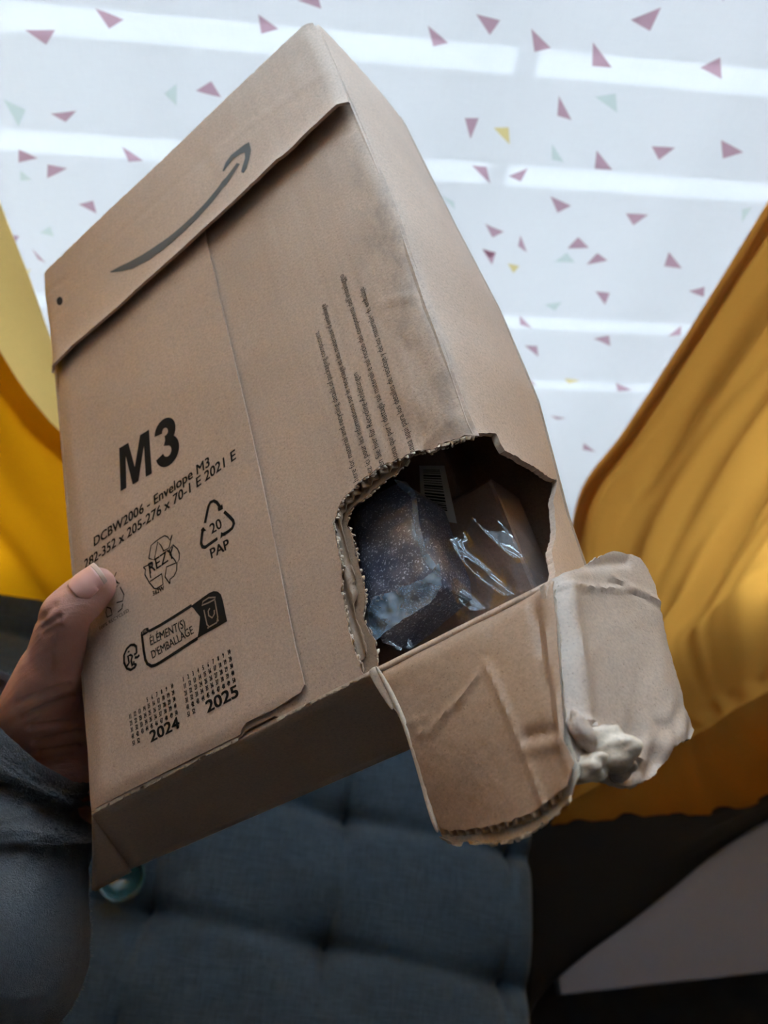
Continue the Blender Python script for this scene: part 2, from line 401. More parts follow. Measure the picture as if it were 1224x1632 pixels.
# left curtain: body starts at the diagonal seam, a paler hem strip runs in front of its free edge
pB = [wat(*p, 1, YC) for p in ((-60, 400), (0, 505), (45, 590), (92, 665))]
tabB = [(p.z, p.x) for p in sorted(pB, key=lambda p: p.z)]
tabB = [(0.0, tabB[0][1] + .02), (tabB[0][0] - .12, tabB[0][1] + 0.03)] + tabB + [(2.3, tabB[-1][1] - .02)]
pA = [wat(*p, 1, YC) for p in ((-8, 290), (12, 350), (45, 440), (95, 600))]
tabA = [(p.z, p.x) for p in sorted(pA, key=lambda p: p.z)]
tabA = [(0.0, tabA[0][1] + .03), (tabA[0][0] - .15, tabA[0][1] + 0.03)] + tabA + [(2.3, tabA[-1][1] - .02)]
def ypleat(x, z): return YC + 0.022 * sin(x * 26 + 0.6 * sin(z * 4)) + 0.006 * sin(x * 61 + z * 5) + 0.03 * (1 - min(1, z / .6)) 
def fL(u, v):
    z = 2.3 * v + 0.02; xi = interp(tabB, z); x = xi + (-0.98 - xi) * u; return (x, ypleat(x, z) - .012 * exp(-((x - xi) / .012) ** 2), z)
def fLh(u, v):
    z = 2.3 * v + 0.02; xa = interp(tabA, z); xb = interp(tabB, z) - .03; x = xa + (xb - xa) * u; return (x, ypleat(x, z) + 0.005 + .006 * sin(u * 3.1), z)
cl = gridmesh('curtain', fL, 120, 90, yel); prop(cl, 'yellow curtain on the left behind the hand', 'curtain', 'yellow curtains')
o = gridmesh('hem', fLh, 8, 90, yelh, cl); o['label'] = 'pale yellow turned hem'

# right curtain: hangs, bulges towards the room over the bench and then tucks under itself
def P3(u, v, ax_, val): return wat(u, v, ax_, val)
e0 = [Vector((.405, .56, 2.3)), Vector((.405, .56, 1.2)), wat(1224, 340, 1, .56), wat(1140, 470, 1, .56), wat(1032, 640, 1, .56), wat(912, 820, 1, .555), wat(880, 960, 1, .50), wat(850, 1120, 1, .40), Vector((.40, .27, .27)), Vector((.38, .27, .225)), Vector((.36, .235, .21))]
La, Lb, Lc = wat(900, 1272, 2, .27), wat(1110, 1165, 2, .27), wat(1224, 1098, 2, .27)
Ha, Hb, Hc = wat(880, 1312, 2, .205), wat(1050, 1290, 2, .205), wat(1224, 1262, 2, .205)
rows = [2.3, 1.75, 1.2, .95, .75, .6, .48, .38]
def catmull(P, t):
    n = len(P) - 1; x = max(0, min(n - 1e-6, t * n)); i = int(x); f = x - i
    p0, p1, p2, p3 = P[max(i - 1, 0)], P[i], P[i + 1], P[min(i + 2, n)]
    return 0.5 * ((2 * p1) + (p2 - p0) * f + (2 * p0 - 5 * p1 + 4 * p2 - p3) * f * f + (3 * p1 - p0 - 3 * p2 + p3) * f * f * f)
ctrl = []
for zz in rows:                                             # hanging part
    if zz > 1.0: xi = .405; yi = .56
    else:
        tb = sorted([(p.z, p) for p in e0[2:6]], key=lambda a: a[0])
        zs = [a[0] for a in tb]
        if zz >= zs[0]: xi = interp([(a[0], a[1].x) for a in tb], zz); yi = .56
        else: xi = interp([(.27, .40), (zs[0], tb[0][1].x)], zz); yi = interp([(.27, .27), (zs[0], .555)], zz)
    ctrl.append([Vector((xi, yi, zz)), Vector((xi + .17, .56 - .16 * max(0, (.8 - zz)) / .5, zz)), Vector((xi + .38, .57 - .06 * max(0, (.8 - zz)) / .5, zz)), Vector((1.30, .60, zz))])
ctrl.append([La, Lb, Lc, Vector((1.3, .60, .27))])
ctrl.append([La + Vector((-.005, .015, -.035)), Lb + Vector((0, .02, -.035)), Lc + Vector((0, .02, -.035)), Vector((1.3, .6, .235))])
ctrl.append([Ha, Hb, Hc, Vector((1.3, .45, .205))])
ctrl.append([Ha + Vector((0, .004, -.006)), Hb + Vector((0, .004, -.006)), Hc + Vector((0, .004, -.006)), Vector((1.3, .454, .199))])
def fR(u, v):
    cols = [catmull([r[c] for r in ctrl], v) for c in range(4)]
    p = catmull(cols, u)
    z = p.z; fade = min(1, max(0, (z - .29) / .15))
    off = .011 * sin(u * 23 + z * 2.2) + .008 * sin(u * 51 + 1 + z * 4 ) + .004 * sin(u * 90 - z * 9)
    p.y += off * fade * min(1, u * 8)
    if fade == 0: p.z += .004 * sin(u * 40 + p.y * 60)
    return p
cr = gridmesh('curtain', fR, 120, 220, yel2); prop(cr, 'orange-yellow curtain on the right draping towards the torn parcel', 'curtain', 'yellow curtains')
def fRh(u, v):
    p = fR(u * .045, v * .72); q = fR(0.0, v * .72); return (p.x + (0), p.y + .006 + .004 * sin(u * 3.14), p.z)
def fRh2(u, v):
    p = fR(u * .045, v * .72); return (p.x, p.y - .004 - .003 * sin(u * 3.14), p.z)
o = gridmesh('hem', fRh, 6, 160, hemc, cr); o['label'] = 'darker doubled hem along the free edge'
o = gridmesh('hem', fRh2, 6, 160, hemc, cr); o['label'] = 'darker doubled hem along the free edge'

# ------------------------------------------------------------------ sofa seat
fab, n, out = nt('blue_grey_woven_fabric'); L = n.links
b = N(n, 'ShaderNodeBsdfPrincipled'); L.new(b.outputs[0], out.inputs[0]); b.inputs['Roughness'].default_value = 0.9
b.inputs['Specular IOR Level'].default_value = 0.15; b.inputs['Sheen Weight'].default_value = 0.15
a1 = noi(n, coords(n, (18, 260, 18)), 3.0, 3, .6); a2 = noi(n, coords(n, (260, 18, 18)), 3.0, 3, .6)
sm = N(n, 'ShaderNodeMath', operation='ADD'); L.new(a1.outputs['Fac'], sm.inputs[0]); L.new(a2.outputs['Fac'], sm.inputs[1])
mr = N(n, 'ShaderNodeMapRange'); mr.inputs['From Min'].default_value = .7; mr.inputs['From Max'].default_value = 1.3; L.new(sm.outputs[0], mr.inputs['Value'])
r = ramp(n, mr.outputs[0], [(0.1, (0.031, 0.050, 0.072)), (0.9, (0.064, 0.100, 0.138))]); L.new(r.outputs[0], b.inputs['Base Color'])
bp = N(n, 'ShaderNodeBump'); bp.inputs['Strength'].default_value = .5; bp.inputs['Distance'].default_value = .001
L.new(mr.outputs[0], bp.inputs['Height']); L.new(bp.outputs[0], b.inputs['Normal'])
ZS = 0.40
c0 = wat(850, 1632, 2, ZS); c1 = wat(852, 1330, 2, ZS); dy = (c1 - c0); dy.z = 0; dy.normalize(); dx = Vector((dy.y, -dy.x, 0))
org = c0.copy(); org.z = 0
sofaM = Matrix(((dx.x, dy.x, 0, org.x), (dx.y, dy.y, 0, org.y), (0, 0, 1, 0), (0, 0, 0, 1))); sofaI = sofaM.inverted()
def sl(u, v): return sofaI @ wat(u, v, 2, ZS)
sofa = empty('sofa', sofaM); prop(sofa, 'blue-grey fabric sofa seat with button tufts below the parcel', 'sofa')
b00, b01, bm1 = sl(520, 1508), sl(552, 1302), sl(232, 1448)
cvx, cvy = (b01 - b00), (b00 - bm1)
buttons = [(b00 + cvx * j + cvy * i) for i in range(-5, 2) for j in range(-3, 4)]
SY1 = .42
def hseat(x, y):
    h = 0.0
    rx = Vector((cvy.x, cvy.y)); ry = Vector((cvx.x, cvx.y)); det = rx.x * ry.y - rx.y * ry.x
    px, py = x - b00.x, y - b00.y
    a = (px * ry.y - py * ry.x) / det; c = (rx.x * py - rx.y * px) / det
    fa, fc = a - round(a), c - round(c)
    d1 = abs(fc) * ry.length; d2 = abs(fa) * rx.length
    dist = math.hypot(d1, d2)
    k1 = 0.35 + .65 * exp(-(d2 / .05) ** 2)
    h -= 0.016 * exp(-(d1 / .012) ** 2) * k1 + .007 * exp(-d1 / .03)
    h -= 0.012 * exp(-(d2 / .006) ** 2) * exp(-(d1 / .045) ** 2)
    h -= 0.036 * exp(-dist / .024)
    h += .0025 * noise.noise(Vector((x * 18, y * 18, 2))) + .005 * sin(x * 31 + y * 12) * exp(-(dist / .07) ** 2)
    e = max(0, x + .035) / .035; h -= .03 * (1 - math.sqrt(max(0, 1 - min(1, e) ** 2)))
    return h
SXW = -0.92
def fS(u, v):
    x = SXW + (-SXW) * (1 - (1 - u) ** 1.15); y = -.45 + (SY1 + .45) * v
    return (x, y, ZS + .018 + hseat(x, y))
cush = gridmesh('seat_cushion', fS, 330, 300, fab, sofa)
bmx = bmesh.new(); bmx.from_mesh(cush.data)
NU = 330; NV = 300; bvl = list(bmx.verts)
loop = [j * (NU + 1) + NU for j in range(NV + 1)]
prev = [bvl[i] for i in loop]
new = [bmx.verts.new((v.co.x + .001, v.co.y, ZS - .16)) for v in prev]
for i in range(NV): bmx.faces.new((prev[i], new[i], new[i + 1], prev[i + 1]))
for (edge, dyy) in (([bvl[i] for i in range(NU + 1)], -0.001), ([bvl[NV * (NU + 1) + i] for i in range(NU + 1)], 0.001)):
    nn = [bmx.verts.new((v.co.x, v.co.y + dyy, ZS - .16)) for v in edge]
    for i in range(NU): bmx.faces.new((edge[i], edge[i + 1], nn[i + 1], nn[i]))
bmx.to_mesh(cush.data); bmx.free()
for p in cush.data.polygons: p.use_smooth = True
for q in buttons:
    if not (SXW + .03 < q.x < -.03 and -.42 < q.y < SY1 - .03): continue
    bm = bmesh.new(); bmesh.ops.create_uvsphere(bm, u_segments=16, v_segments=8, radius=.009)
    for v in bm.verts: v.co.z *= .4; v.co += Vector((q.x, q.y, ZS + .018 + hseat(q.x, q.y) + .002))
    from_bm('tuft_button', bm, fab, sofa, True)
bm = bmesh.new(); box(bm, (SXW, -.44, ZS - .30), (-.01, SY1 - .01, ZS - .15), .008); from_bm('sofa_base', bm, plain('charcoal_base_fabric', (.03, .034, .04), .9, bumpscale=400), sofa)
legm = plain('black_wood', (.02, .018, .016), .4)
for x in (SXW + .08, -.08):
    for y in (-.38, SY1 - .08):
        bm = bmesh.new(); bmesh.ops.create_cone(bm, cap_ends=True, segments=16, radius1=.018, radius2=.026, depth=.10)
        for v in bm.verts: v.co += Vector((x, y, .05))
        from_bm('leg', bm, legm, sofa)

# ------------------------------------------------------------------ low white bench to the right of the sofa
bench = empty('bench', loc=(0, 0, 0)); prop(bench, 'low white bench under the right curtain beside the sofa', 'bench')
wb = plain('white_laminate', (0.17, 0.177, 0.225), 0.45, bumpscale=60, bump=.05, vary=.02)
fr_a, fr_b = wat(862, 1590, 2, .19), wat(1224, 1550, 2, .19)
bdx = (fr_b - fr_a); bdx.z = 0; bdx.normalize(); bdy = Vector((-bdx.y, bdx.x, 0))
bench.matrix_world = Matrix(((bdx.x, bdy.x, 0, fr_a.x), (bdx.y, bdy.y, 0, fr_a.y), (0, 0, 1, 0), (0, 0, 0, 1)))
bm = bmesh.new(); box(bm, (.03, 0, .165), (1.2, .60, .19), .003); from_bm('top', bm, wb, bench)
bm = bmesh.new(); box(bm, (.04, .03, .0), (.06, .58, .165), .002); from_bm('side_panel', bm, wb, bench)
bm = bmesh.new(); box(bm, (1.15, .03, .0), (1.18, .58, .165), .002); from_bm('side_panel', bm, wb, bench)
bm = bmesh.new(); box(bm, (.06, .54, .0), (1.15, .57, .165), .002); from_bm('back_panel', bm, wb, bench)

blk = plain('black_bench_shade', (.016, .014, .014), .95, bumpscale=500, bump=.4, spec=.1)  # near-black sheet laid as the shade over the back of the bench
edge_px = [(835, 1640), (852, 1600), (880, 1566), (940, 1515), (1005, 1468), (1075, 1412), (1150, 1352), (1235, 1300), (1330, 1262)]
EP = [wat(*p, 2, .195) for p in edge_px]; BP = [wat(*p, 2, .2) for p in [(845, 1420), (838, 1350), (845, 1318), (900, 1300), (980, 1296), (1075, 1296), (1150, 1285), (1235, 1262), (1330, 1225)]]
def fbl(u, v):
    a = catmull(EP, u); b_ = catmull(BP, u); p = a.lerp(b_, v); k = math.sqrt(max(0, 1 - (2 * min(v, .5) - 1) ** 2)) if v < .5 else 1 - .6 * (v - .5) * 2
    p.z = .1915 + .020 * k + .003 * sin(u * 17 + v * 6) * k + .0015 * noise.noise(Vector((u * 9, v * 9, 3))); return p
shd = gridmesh('bench_shade_sheet', fbl, 90, 30, blk, None, True, .003); prop(shd, 'black sheet standing in for the shade across the back of the white bench', 'shade')

# ================================================================== THE PARCEL
par = empty('cardboard_mailer', BOXM); prop(par, 'torn brown cardboard mailer box printed M3, held up with its corner ripped open', 'box')
XRt = [(-.02, .206), (0, .206), (.03, .204), (.056, .2019), (.062, .2014), (.09, .2025), (.1157, .203), (.1576, .2062), (.194, .2068), (.233, .2066), (.3007, .206), (.33, .206)]
XLt = [(-.02, 0), (0, 0), (.0232, .0012), (.0605, .0028), (.09, .0044), (.116, .0034), (.1515, .0028), (.2024, .0027), (.2267, .0043), (.26, .0028), (.3007, 0)]
H = .3007
def xr(y): return interp(XRt, y)
def xl(y): return interp(XLt, y)
CRE = [((650, 735), (720, 668), .0007), ((610, 480), (660, 470), .0005), ((560, 470), (660, 560), -.0004), ((480, 250), (560, 205), -.0005), ((620, 250), (595, 300), .0004)]
CRE = [(U(*a), U(*b), h) for a, b, h in CRE]
def invpix(fn_, u, v, x0, y0, h=.002):
    def pr(x, y):
        q = R3.transposed() @ ((BOXM @ Vector(fn_(x, y, 0))) - CAM); return Vector((q.x / q.z * FPX + CX, q.y / q.z * FPX + CY))
    x, y = x0, y0
    for _ in range(25):
        p = pr(x, y); e = Vector((u, v)) - p; jx = (pr(x + h, y) - p) / h; jy = (pr(x, y + h) - p) / h
        det = jx.x * jy.y - jx.y * jy.x
        if abs(det) < 1: break
        x += .7 * (e.x * jy.y - e.y * jy.x) / det; y += .7 * (jx.x * e.y - jx.y * e.x) / det
    return x, y
def segd(p, a, b):
    ab = Vector((b.x - a.x, b.y - a.y)); ap = Vector((p[0] - a.x, p[1] - a.y)); t = max(0, min(1, ap.dot(ab) / ab.length_squared)); return (ap - ab * t).length
def zf(x, y):
    z = .0006 * noise.noise(Vector((x * 14, y * 14, 0))) + .00012 * noise.noise(Vector((x * 160, y * 30, 4)))
    d = xr(y) - x; z -= .0016 * exp(-max(0, d) / .0022)
    d = x - xl(y); z -= .0010 * exp(-max(0, d) / .002)
    for a, b, h in CRE:
        q = segd((x, y), a, b)
        if q < .006: z += h * exp(-(q / .0011) ** 2)
    # creases running along the flutes by the right edge
    for xc, h in ((.150, .00022), (.168, -.0003), (.186, .00025), (.052, -.00015), (.018, -.0002)):
        z += h * exp(-((x - xc - .002 * sin(y * 30)) / .0012) ** 2)
    # crushed board round the torn hole
    z += .0012 * exp(-((x - .19) / .02) ** 2 - ((y - .075) / .02) ** 2) * noise.noise(Vector((x * 90, y * 60, 7)))
    return z
def ff(x, y, o): return (x, y, zf(x, y) + o)

pxU = lambda L, Z=0: [tuple(U(u, v, Z).xy) for u, v in L]
outer_px = [(760, 692), (745, 693), (728, 699), (712, 706), (700, 707), (690, 715), (672, 717), (655, 722), (640, 731), (622, 737), (605, 744), (590, 757), (572, 768), (560, 783), (548, 792), (538, 808), (537, 822), (530, 832), (534, 850), (538, 872), (543, 900), (546, 925), (543, 945), (548, 965), (553, 990), (557, 1012), (566, 1040), (574, 1062), (582, 1084)]
inner_px = [(758, 695), (742, 697), (728, 704), (712, 712), (700, 713), (688, 719), (668, 722), (655, 728), (644, 742), (630, 755), (612, 768), (597, 780), (580, 795), (563, 808), (553, 822), (554, 838), (561, 856), (567, 880), (571, 902), (579, 930), (582, 950), (582, 966), (578, 985), (586, 1003), (598, 1022), (600, 1040), (601, 1063)]
out_l = pxU(outer_px); out_l[-1] = (out_l[-1][0], 0.0)
inn_l = pxU(inner_px, -.0024)
mid_l = [tuple(Vector(out_l[min(int(i * len(out_l) / len(inn_l)), len(out_l) - 1)]).lerp(Vector(p), .62)) for i, p in enumerate(inn_l)]
rightup = [(xr(y), y) for y in (.07, .09, .1157, .14, .1576, .194, .233, .27, .295)]
topc = [(.2045, .2995), (.2015, .3007), (.19, .3007), (0.004, .3007), (.0, .299)]
leftdn = [(xl(y), y) for y in (.28, .26, .2267, .2024, .1515, .116, .09, .0605, .0232, .006, .0)]
notch = [tuple(U(*p).xy) for p in ((386, 1176), (389, 1167), (398, 1160), (420, 1150), (436, 1141), (446, 1146))]
notch[0] = (notch[0][0], 0.0); notch[-1] = (notch[-1][0], 0.0)
bottomF = notch
oj = jag(out_l, .0012, .0007, 1)
P = [tuple(p) for p in oj] [::-1]
# outline order: bottom tear point -> up round the hole -> right edge -> top -> left -> bottom
Pout = P + [p for p in rightup if p[1] > P[-1][1] + .001] + topc + leftdn + bottomF
front = sheet('front_panel', Pout, ff, .0005, M['kraft'], par, grid=.0026, edge=.0018)
ij = jag(inn_l, .0011, .0006, 9)
ij = [(min(a, xr(b) - .0005), b) for a, b in ij]; ij[-1] = (ij[-1][0], 0.0005)
Pin = ij[::-1] + [p for p in [(q[0] - .0012, q[1]) for q in rightup] if p[1] > ij[0][1] + .001] + [(.2, .299), (.002, .299)] + [(q[0] + .0012, q[1]) for q in leftdn[:-1]] + [(.002, .0025)]
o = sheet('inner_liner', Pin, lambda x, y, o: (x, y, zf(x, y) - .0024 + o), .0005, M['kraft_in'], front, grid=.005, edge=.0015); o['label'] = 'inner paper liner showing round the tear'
# exposed flutes: a corrugated strip along the tear
def flutes(name, line, depth_dir, width, fn, parent, lam=.0042, amp=.0009, mat=None, seed=0):
    """strip of wavy paper along an open tear line; the waves run across local x"""
    Q = dens(line, .0005, False); V = []; F = []; K = 7
    for i, q in enumerate(Q):
        qv = Vector(q); k = .55 * (noise.noise(Vector((q[0] * 600, q[1] * 600, seed))))
        for j in range(K + 1):
            p = qv + depth_dir(q) * (width * (j / K) + (.0008 * k if j == 0 else 0))
            V.append(fn(p.x, p.y, amp * sin(2 * pi * p.x / lam)))
    for i in range(len(Q) - 1):
        for j in range(K): a = i * (K + 1) + j; F.append((a, a + 1, a + K + 2, a + K + 1))
    o = mesh(name, V, F, mat or M['medium'], parent, True)
    s = o.modifiers.new('paper', 'SOLIDIFY'); s.thickness = .0003; s.offset = 0
    return o
hc = Vector((.190, .030))
def away(q):
    d = Vector(q) - hc; return d.normalized()
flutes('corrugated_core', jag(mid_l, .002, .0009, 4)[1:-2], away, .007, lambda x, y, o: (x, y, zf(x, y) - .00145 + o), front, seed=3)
# pulp lips: little lifted curls of paper along the outer tear
def curls(parent, line, fn, cnt, mat, seed, size=.0016):
    rnd = random.Random(seed); Q = dens(line, .0009, False); V = []; F = []
    for _ in range(cnt):
        i = rnd.randrange(2, len(Q) - 2); q = Vector(Q[i]); t = (Vector(Q[i + 1]) - Vector(Q[i - 1])).normalized(); nn = away(Q[i]) * -1
        Ln = rnd.uniform(.5, 1.6) * size; Wd = rnd.uniform(.6, 1.6) * size; b = len(V); lift = rnd.uniform(-.3, 1.0)
        for s in range(4):
            f = s / 3; wq = Wd * (1 - .55 * f) / 2; off = nn * Ln * f * (1 - .3 * f); up = lift * Ln * f * f
            for sgn in (-1, 1):
                p = q + off + t * wq * sgn; V.append(fn(p.x, p.y, up - .0002))
        for s in range(3): a = b + 2 * s; F.append((a, a + 1, a + 3, a + 2))
    o = mesh('torn_fibres', V, F, mat, parent, True); o['kind'] = 'stuff'
    sm_ = o.modifiers.new('paper', 'SOLIDIFY'); sm_.thickness = .00022
    return o
curls(front, out_l, ff, 120, M['pulp'], 3)
curls(front, inn_l, lambda x, y, o: (x, y, zf(x, y) - .0025 + o), 80, M['pulp'], 5, .0013)

# overlapping left board (glued seam) lying 1.5 mm proud
seam = pxU([(330, 372), (352, 470), (374, 560), (395, 650), (417, 750), (438, 850), (458, 950), (474, 1030), (485, 1075), (489, 1092), (483, 1104), (462, 1117), (436, 1133), (412, 1144), (396, 1152), (389, 1161)])
seam = [(a, b + (.001 if i == 0 else 0)) for i, (a, b) in enumerate(seam)]
Pl = seam[::-1] + []
lowedge = [tuple(U(*p).xy) for p in ((384, 1170),)]
Pl = [(.0, .0004)] + [(lowedge[0][0], .0006)] + seam[::-1] + [(.1165, .236), (xl(.236), .236)] + [(xl(y) + .0002, y) for y in (.2267, .2024, .1515, .116, .09, .0605, .0232)]
OV = .0017
def fo(x, y, o):
    return (x, y, zf(x, y) + OV * min(1, max(0.25, (x - xl(y)) / .01)) * min(1, max(.25, (.3 + y / .006))) + o)
over = sheet('overlap_panel', Pl, fo, .0006, M['kraft'], par, grid=.0026, edge=.0018)

# closure flap folded from the top
fl_px = [(93, 590), (125, 557), (160, 528), (200, 494), (245, 452), (290, 412), (330, 375), (375, 335), (420, 293), (450, 263), (466, 252), (488, 230), (520, 200), (545, 176), (560, 164)]
fl = pxU(fl_px, .002); fl[0] = (xl(fl[0][1]), fl[0][1]); fl[-1] = (xr(fl[-1][1]) - .0002, fl[-1][1])
CT = [(.0, .3007), (.003, .3007), (.2005, .3007), (.2045, .2993)]
Pf = fl + [(xr(y) - .0002, y) for y in (.25, .27, .29)] + [CT[3], CT[2], CT[1]] + [(xl(y), y) for y in (.285, .26, .24)]
flapc = [(U(150, 420), U(380, 215), -.0003), (U(340, 250), U(530, 120), .0003), (U(80, 470), U(112, 448), -.0008), (U(84, 520), U(115, 490), -.0005), (U(345, 240), U(372, 330), .0003), (U(490, 50), U(505, 60), -.0006)]
def fc(x, y, o):
    ye = interp([(a, b) for a, b in fl], x); e = max(0, y - ye)
    z = zf(x, y) + .0040 + .0022 * exp(-e / .006) - .0014 * min(1, e / .05)
    k = min(1, max(.45, (xr(y) - x) / .004)) * min(1, max(.45, (x - xl(y)) / .004)); z = zf(x, y) + (z - zf(x, y)) * (.6 + .4 * k)
    for a, b, h in flapc:
        q = segd((x, y), a, b)
        if q < .006: z += h * exp(-(q / .001) ** 2)
    return (x, y, z + o)
flap = sheet('closure_flap', Pf, fc, .0015, M['kraft'], par, grid=.0028, edge=.002)

# side, bottom, back, left, top boards
def Zb(y): return interp([(-.02, -.065), (0, -.065), (.06, -.0655), (.12, -.068), (.3007, -.070)], y)
def xb(y): return interp([(-.014, .1985), (.0, .199), (.02, .2015), (.045, .2035), (.06, .206), (.098, .2115), (.15, .213), (.214, .211), (.298, .2095), (.3007, .209)], y)
def fside(zn, y, o):                                  # zn: 0..0.07 towards the back
    s = zn / .07; y2 = y - .012 * s * max(0, 1 - y / .05)
    x = xr(y) + (xb(y2) - xr(y)) * s + .004 * sin(pi * s) * (0.3 + .7 * sin(pi * min(1, max(0, y / .3))))
    x += .0005 * noise.noise(Vector((y * 14, s * 2, 9))) + .0002 * noise.noise(Vector((y * 30, s * 9, 3)))
    x -= .0012 * exp(-zn / .002)
    return (x + o, y2, Zb(y) * s - .0008 * exp(-zn / .002))
hs_px = [(760, 692), (772, 691), (783, 689), (791, 691), (795, 699), (799, 709), (805, 718), (815, 723), (826, 729), (838, 737), (850, 743), (860, 750), (874, 760), (885, 765), (894, 769)]
hs = [invpix(fside, u, v, .02, .05) for u, v in hs_px]; hs = [(min(.0672, max(0, a)), b) for a, b in hs]; hs[0] = (0.0, hs[0][1])
upj = jag(hs, .0012, .0006, 21)
Ps = upj + [(.07, upj[-1][1] + .001), (.07, .1), (.07, .2), (.07, .298), (.066, .3007), (.002, .3007), (0, .299), (0, .2), (0, .1)]
Ps = [(min(.07, a), b) for a, b in Ps]
side = sheet('side_panel', Ps, fside, .0022, M['kraft'], par, grid=.0028, edge=.0018)
side['label'] = 'right side board, sunlit and ripped through at its lower end'
# strip of the side left below the hole
st_px = [(892, 772), (886, 784), (882, 800), (884, 815), (886, 838), (885, 858), (879, 878), (882, 895), (885, 912)]
st = [invpix(fside, u, v, .03, .03) for u, v in st_px]; st = [(min(.0672, max(.001, a)), b) for a, b in st]
stj = jag(st, .0012, .0006, 31)
Pst = stj + [(0.001, 0.0), (.03, .0), (.07, 0.0), (.07, .02), (.07, .04), (.07, hs[-1][1] + .003), (.067, hs[-1][1] + .003)]
o = sheet('side_strip', Pst[::-1], fside, .0022, M['kraft'], par, grid=.0028, edge=.0018)

G1, G2 = U(150, 1419, -.043), U(206, 1383, -.052); BR = Vector((.1985, -.012, -.065)); BFL = Vector((0, 0, 0)); 
kraft_dull = M['kraft']
def quadsheet(name, A, B, C, D, thick, mat, parent, nu=24, nv=10, amp=.0006, hole=None, seed=0):
    """A-B near edge, D-C far edge"""
    nrm = (B - A).cross(D - A).normalized()
    def q(u, v): 
        p = A.lerp(B, u).lerp(D.lerp(C, u), v); k = 16 * u * (1 - u) * v * (1 - v)
        return p + nrm * amp * k * noise.noise(Vector((u * 4, v * 3, seed)))
    V = [q(i / nu, j / nv) for j in range(nv + 1) for i in range(nu + 1)]
    F = [(j * (nu + 1) + i, j * (nu + 1) + i + 1, (j + 1) * (nu + 1) + i + 1, (j + 1) * (nu + 1) + i) for j in range(nv) for i in range(nu)]
    o = mesh(name, V, F, mat, parent, True); s = o.modifiers.new('board', 'SOLIDIFY'); s.thickness = thick; s.offset = 0
    return o
HB = Vector((.2052, 0, -.0022)); HA = Vector((.0, 0, -.0012))
Q2 = Vector((.012, -.004, -.004)) 
bot = quadsheet('bottom_panel', Vector((.0, -.0002, -.001)), Vector((.206, -.0002, -.001)), BR, Vector(G2), .002, kraft_dull, par, amp=.0015)
gA = Vector((-.0006, -.0012, -.0014)); V = []; F = []; K = 10
for i in range(K + 1):
    for j in range(i + 1):
        p = gA.lerp(Vector(G1), i / K).lerp(gA.lerp(Vector(G2) + Vector((.001, -.0016, 0)), i / K), j / max(1, i)); V.append(p)
ix = lambda i, j: i * (i + 1) // 2 + j
for i in range(K):
    for j in range(i + 1):
        F.append((ix(i, j), ix(i + 1, j), ix(i + 1, j + 1)))
        if j < i: F.append((ix(i, j), ix(i + 1, j + 1), ix(i, j + 1)))
o = mesh('gusset', V, F, kraft_dull, par, True); sm_ = o.modifiers.new('board', 'SOLIDIFY'); sm_.thickness = .0012; sm_.offset = 0
o['label'] = 'folded corner ear'
TLb = Vector((-.02, .298, -.07)); TRb = Vector((.209, .3, -.07)); ML = Vector((-.036, .03, -.058))
# left board in two spans
quadsheet('left_panel', Vector((0.001, .0, -.002)), Vector((0.001, .3, -.002)), TLb, Vector(G1), .002, M['kraft'], par, nu=30, amp=.0)
# back board
def fbk(u, v):
    y = -.012 + .312 * v; l = Vector(G2).lerp(TLb, v); r_ = Vector((xb(y) + .0004, y, Zb(y) - .0006)); return l.lerp(r_, u)
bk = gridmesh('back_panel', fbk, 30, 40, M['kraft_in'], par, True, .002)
quadsheet('top_panel', Vector((.002, .3, 0)), Vector((.2, .3, 0)), TRb, TLb, .002, M['kraft'], par)
o = mesh('back_corner', [Vector(G1), Vector(G2), TLb], [(0, 1, 2)], M['kraft_in'], par)
s = o.modifiers.new('board', 'SOLIDIFY'); s.thickness = .002; s.offset = 0

# split kraft fibres along the front bottom crease
cr_px = [(146, 1294), (200, 1268), (260, 1240), (300, 1219), (340, 1199), (384, 1177), (446, 1147), (500, 1121), (560, 1093), (580, 1083)]
V = []; F = []; rnd = random.Random(4)
L0 = [U(*p) for p in cr_px]
for k in range(150):
    x = rnd.uniform(.002, .134)
    if .079 < x < .098 : continue
    Wd = rnd.uniform(.0006, .004); h_ = rnd.uniform(.0002, .0007); b = len(V)
    V += [(x, .0001, .0003), (x + Wd, .0001, .0003), (x + Wd * .8, -.0004 - h_, .0003), (x + Wd * .1, -.0005 - h_, 0), (x + Wd / 2, -.0006, -.0012)]
    F += [(b, b + 3, b + 2, b + 1), (b + 3, b + 4, b + 2)]
o = mesh('crease_fibres', V, F, M['pulp'], par); o['kind'] = 'stuff'

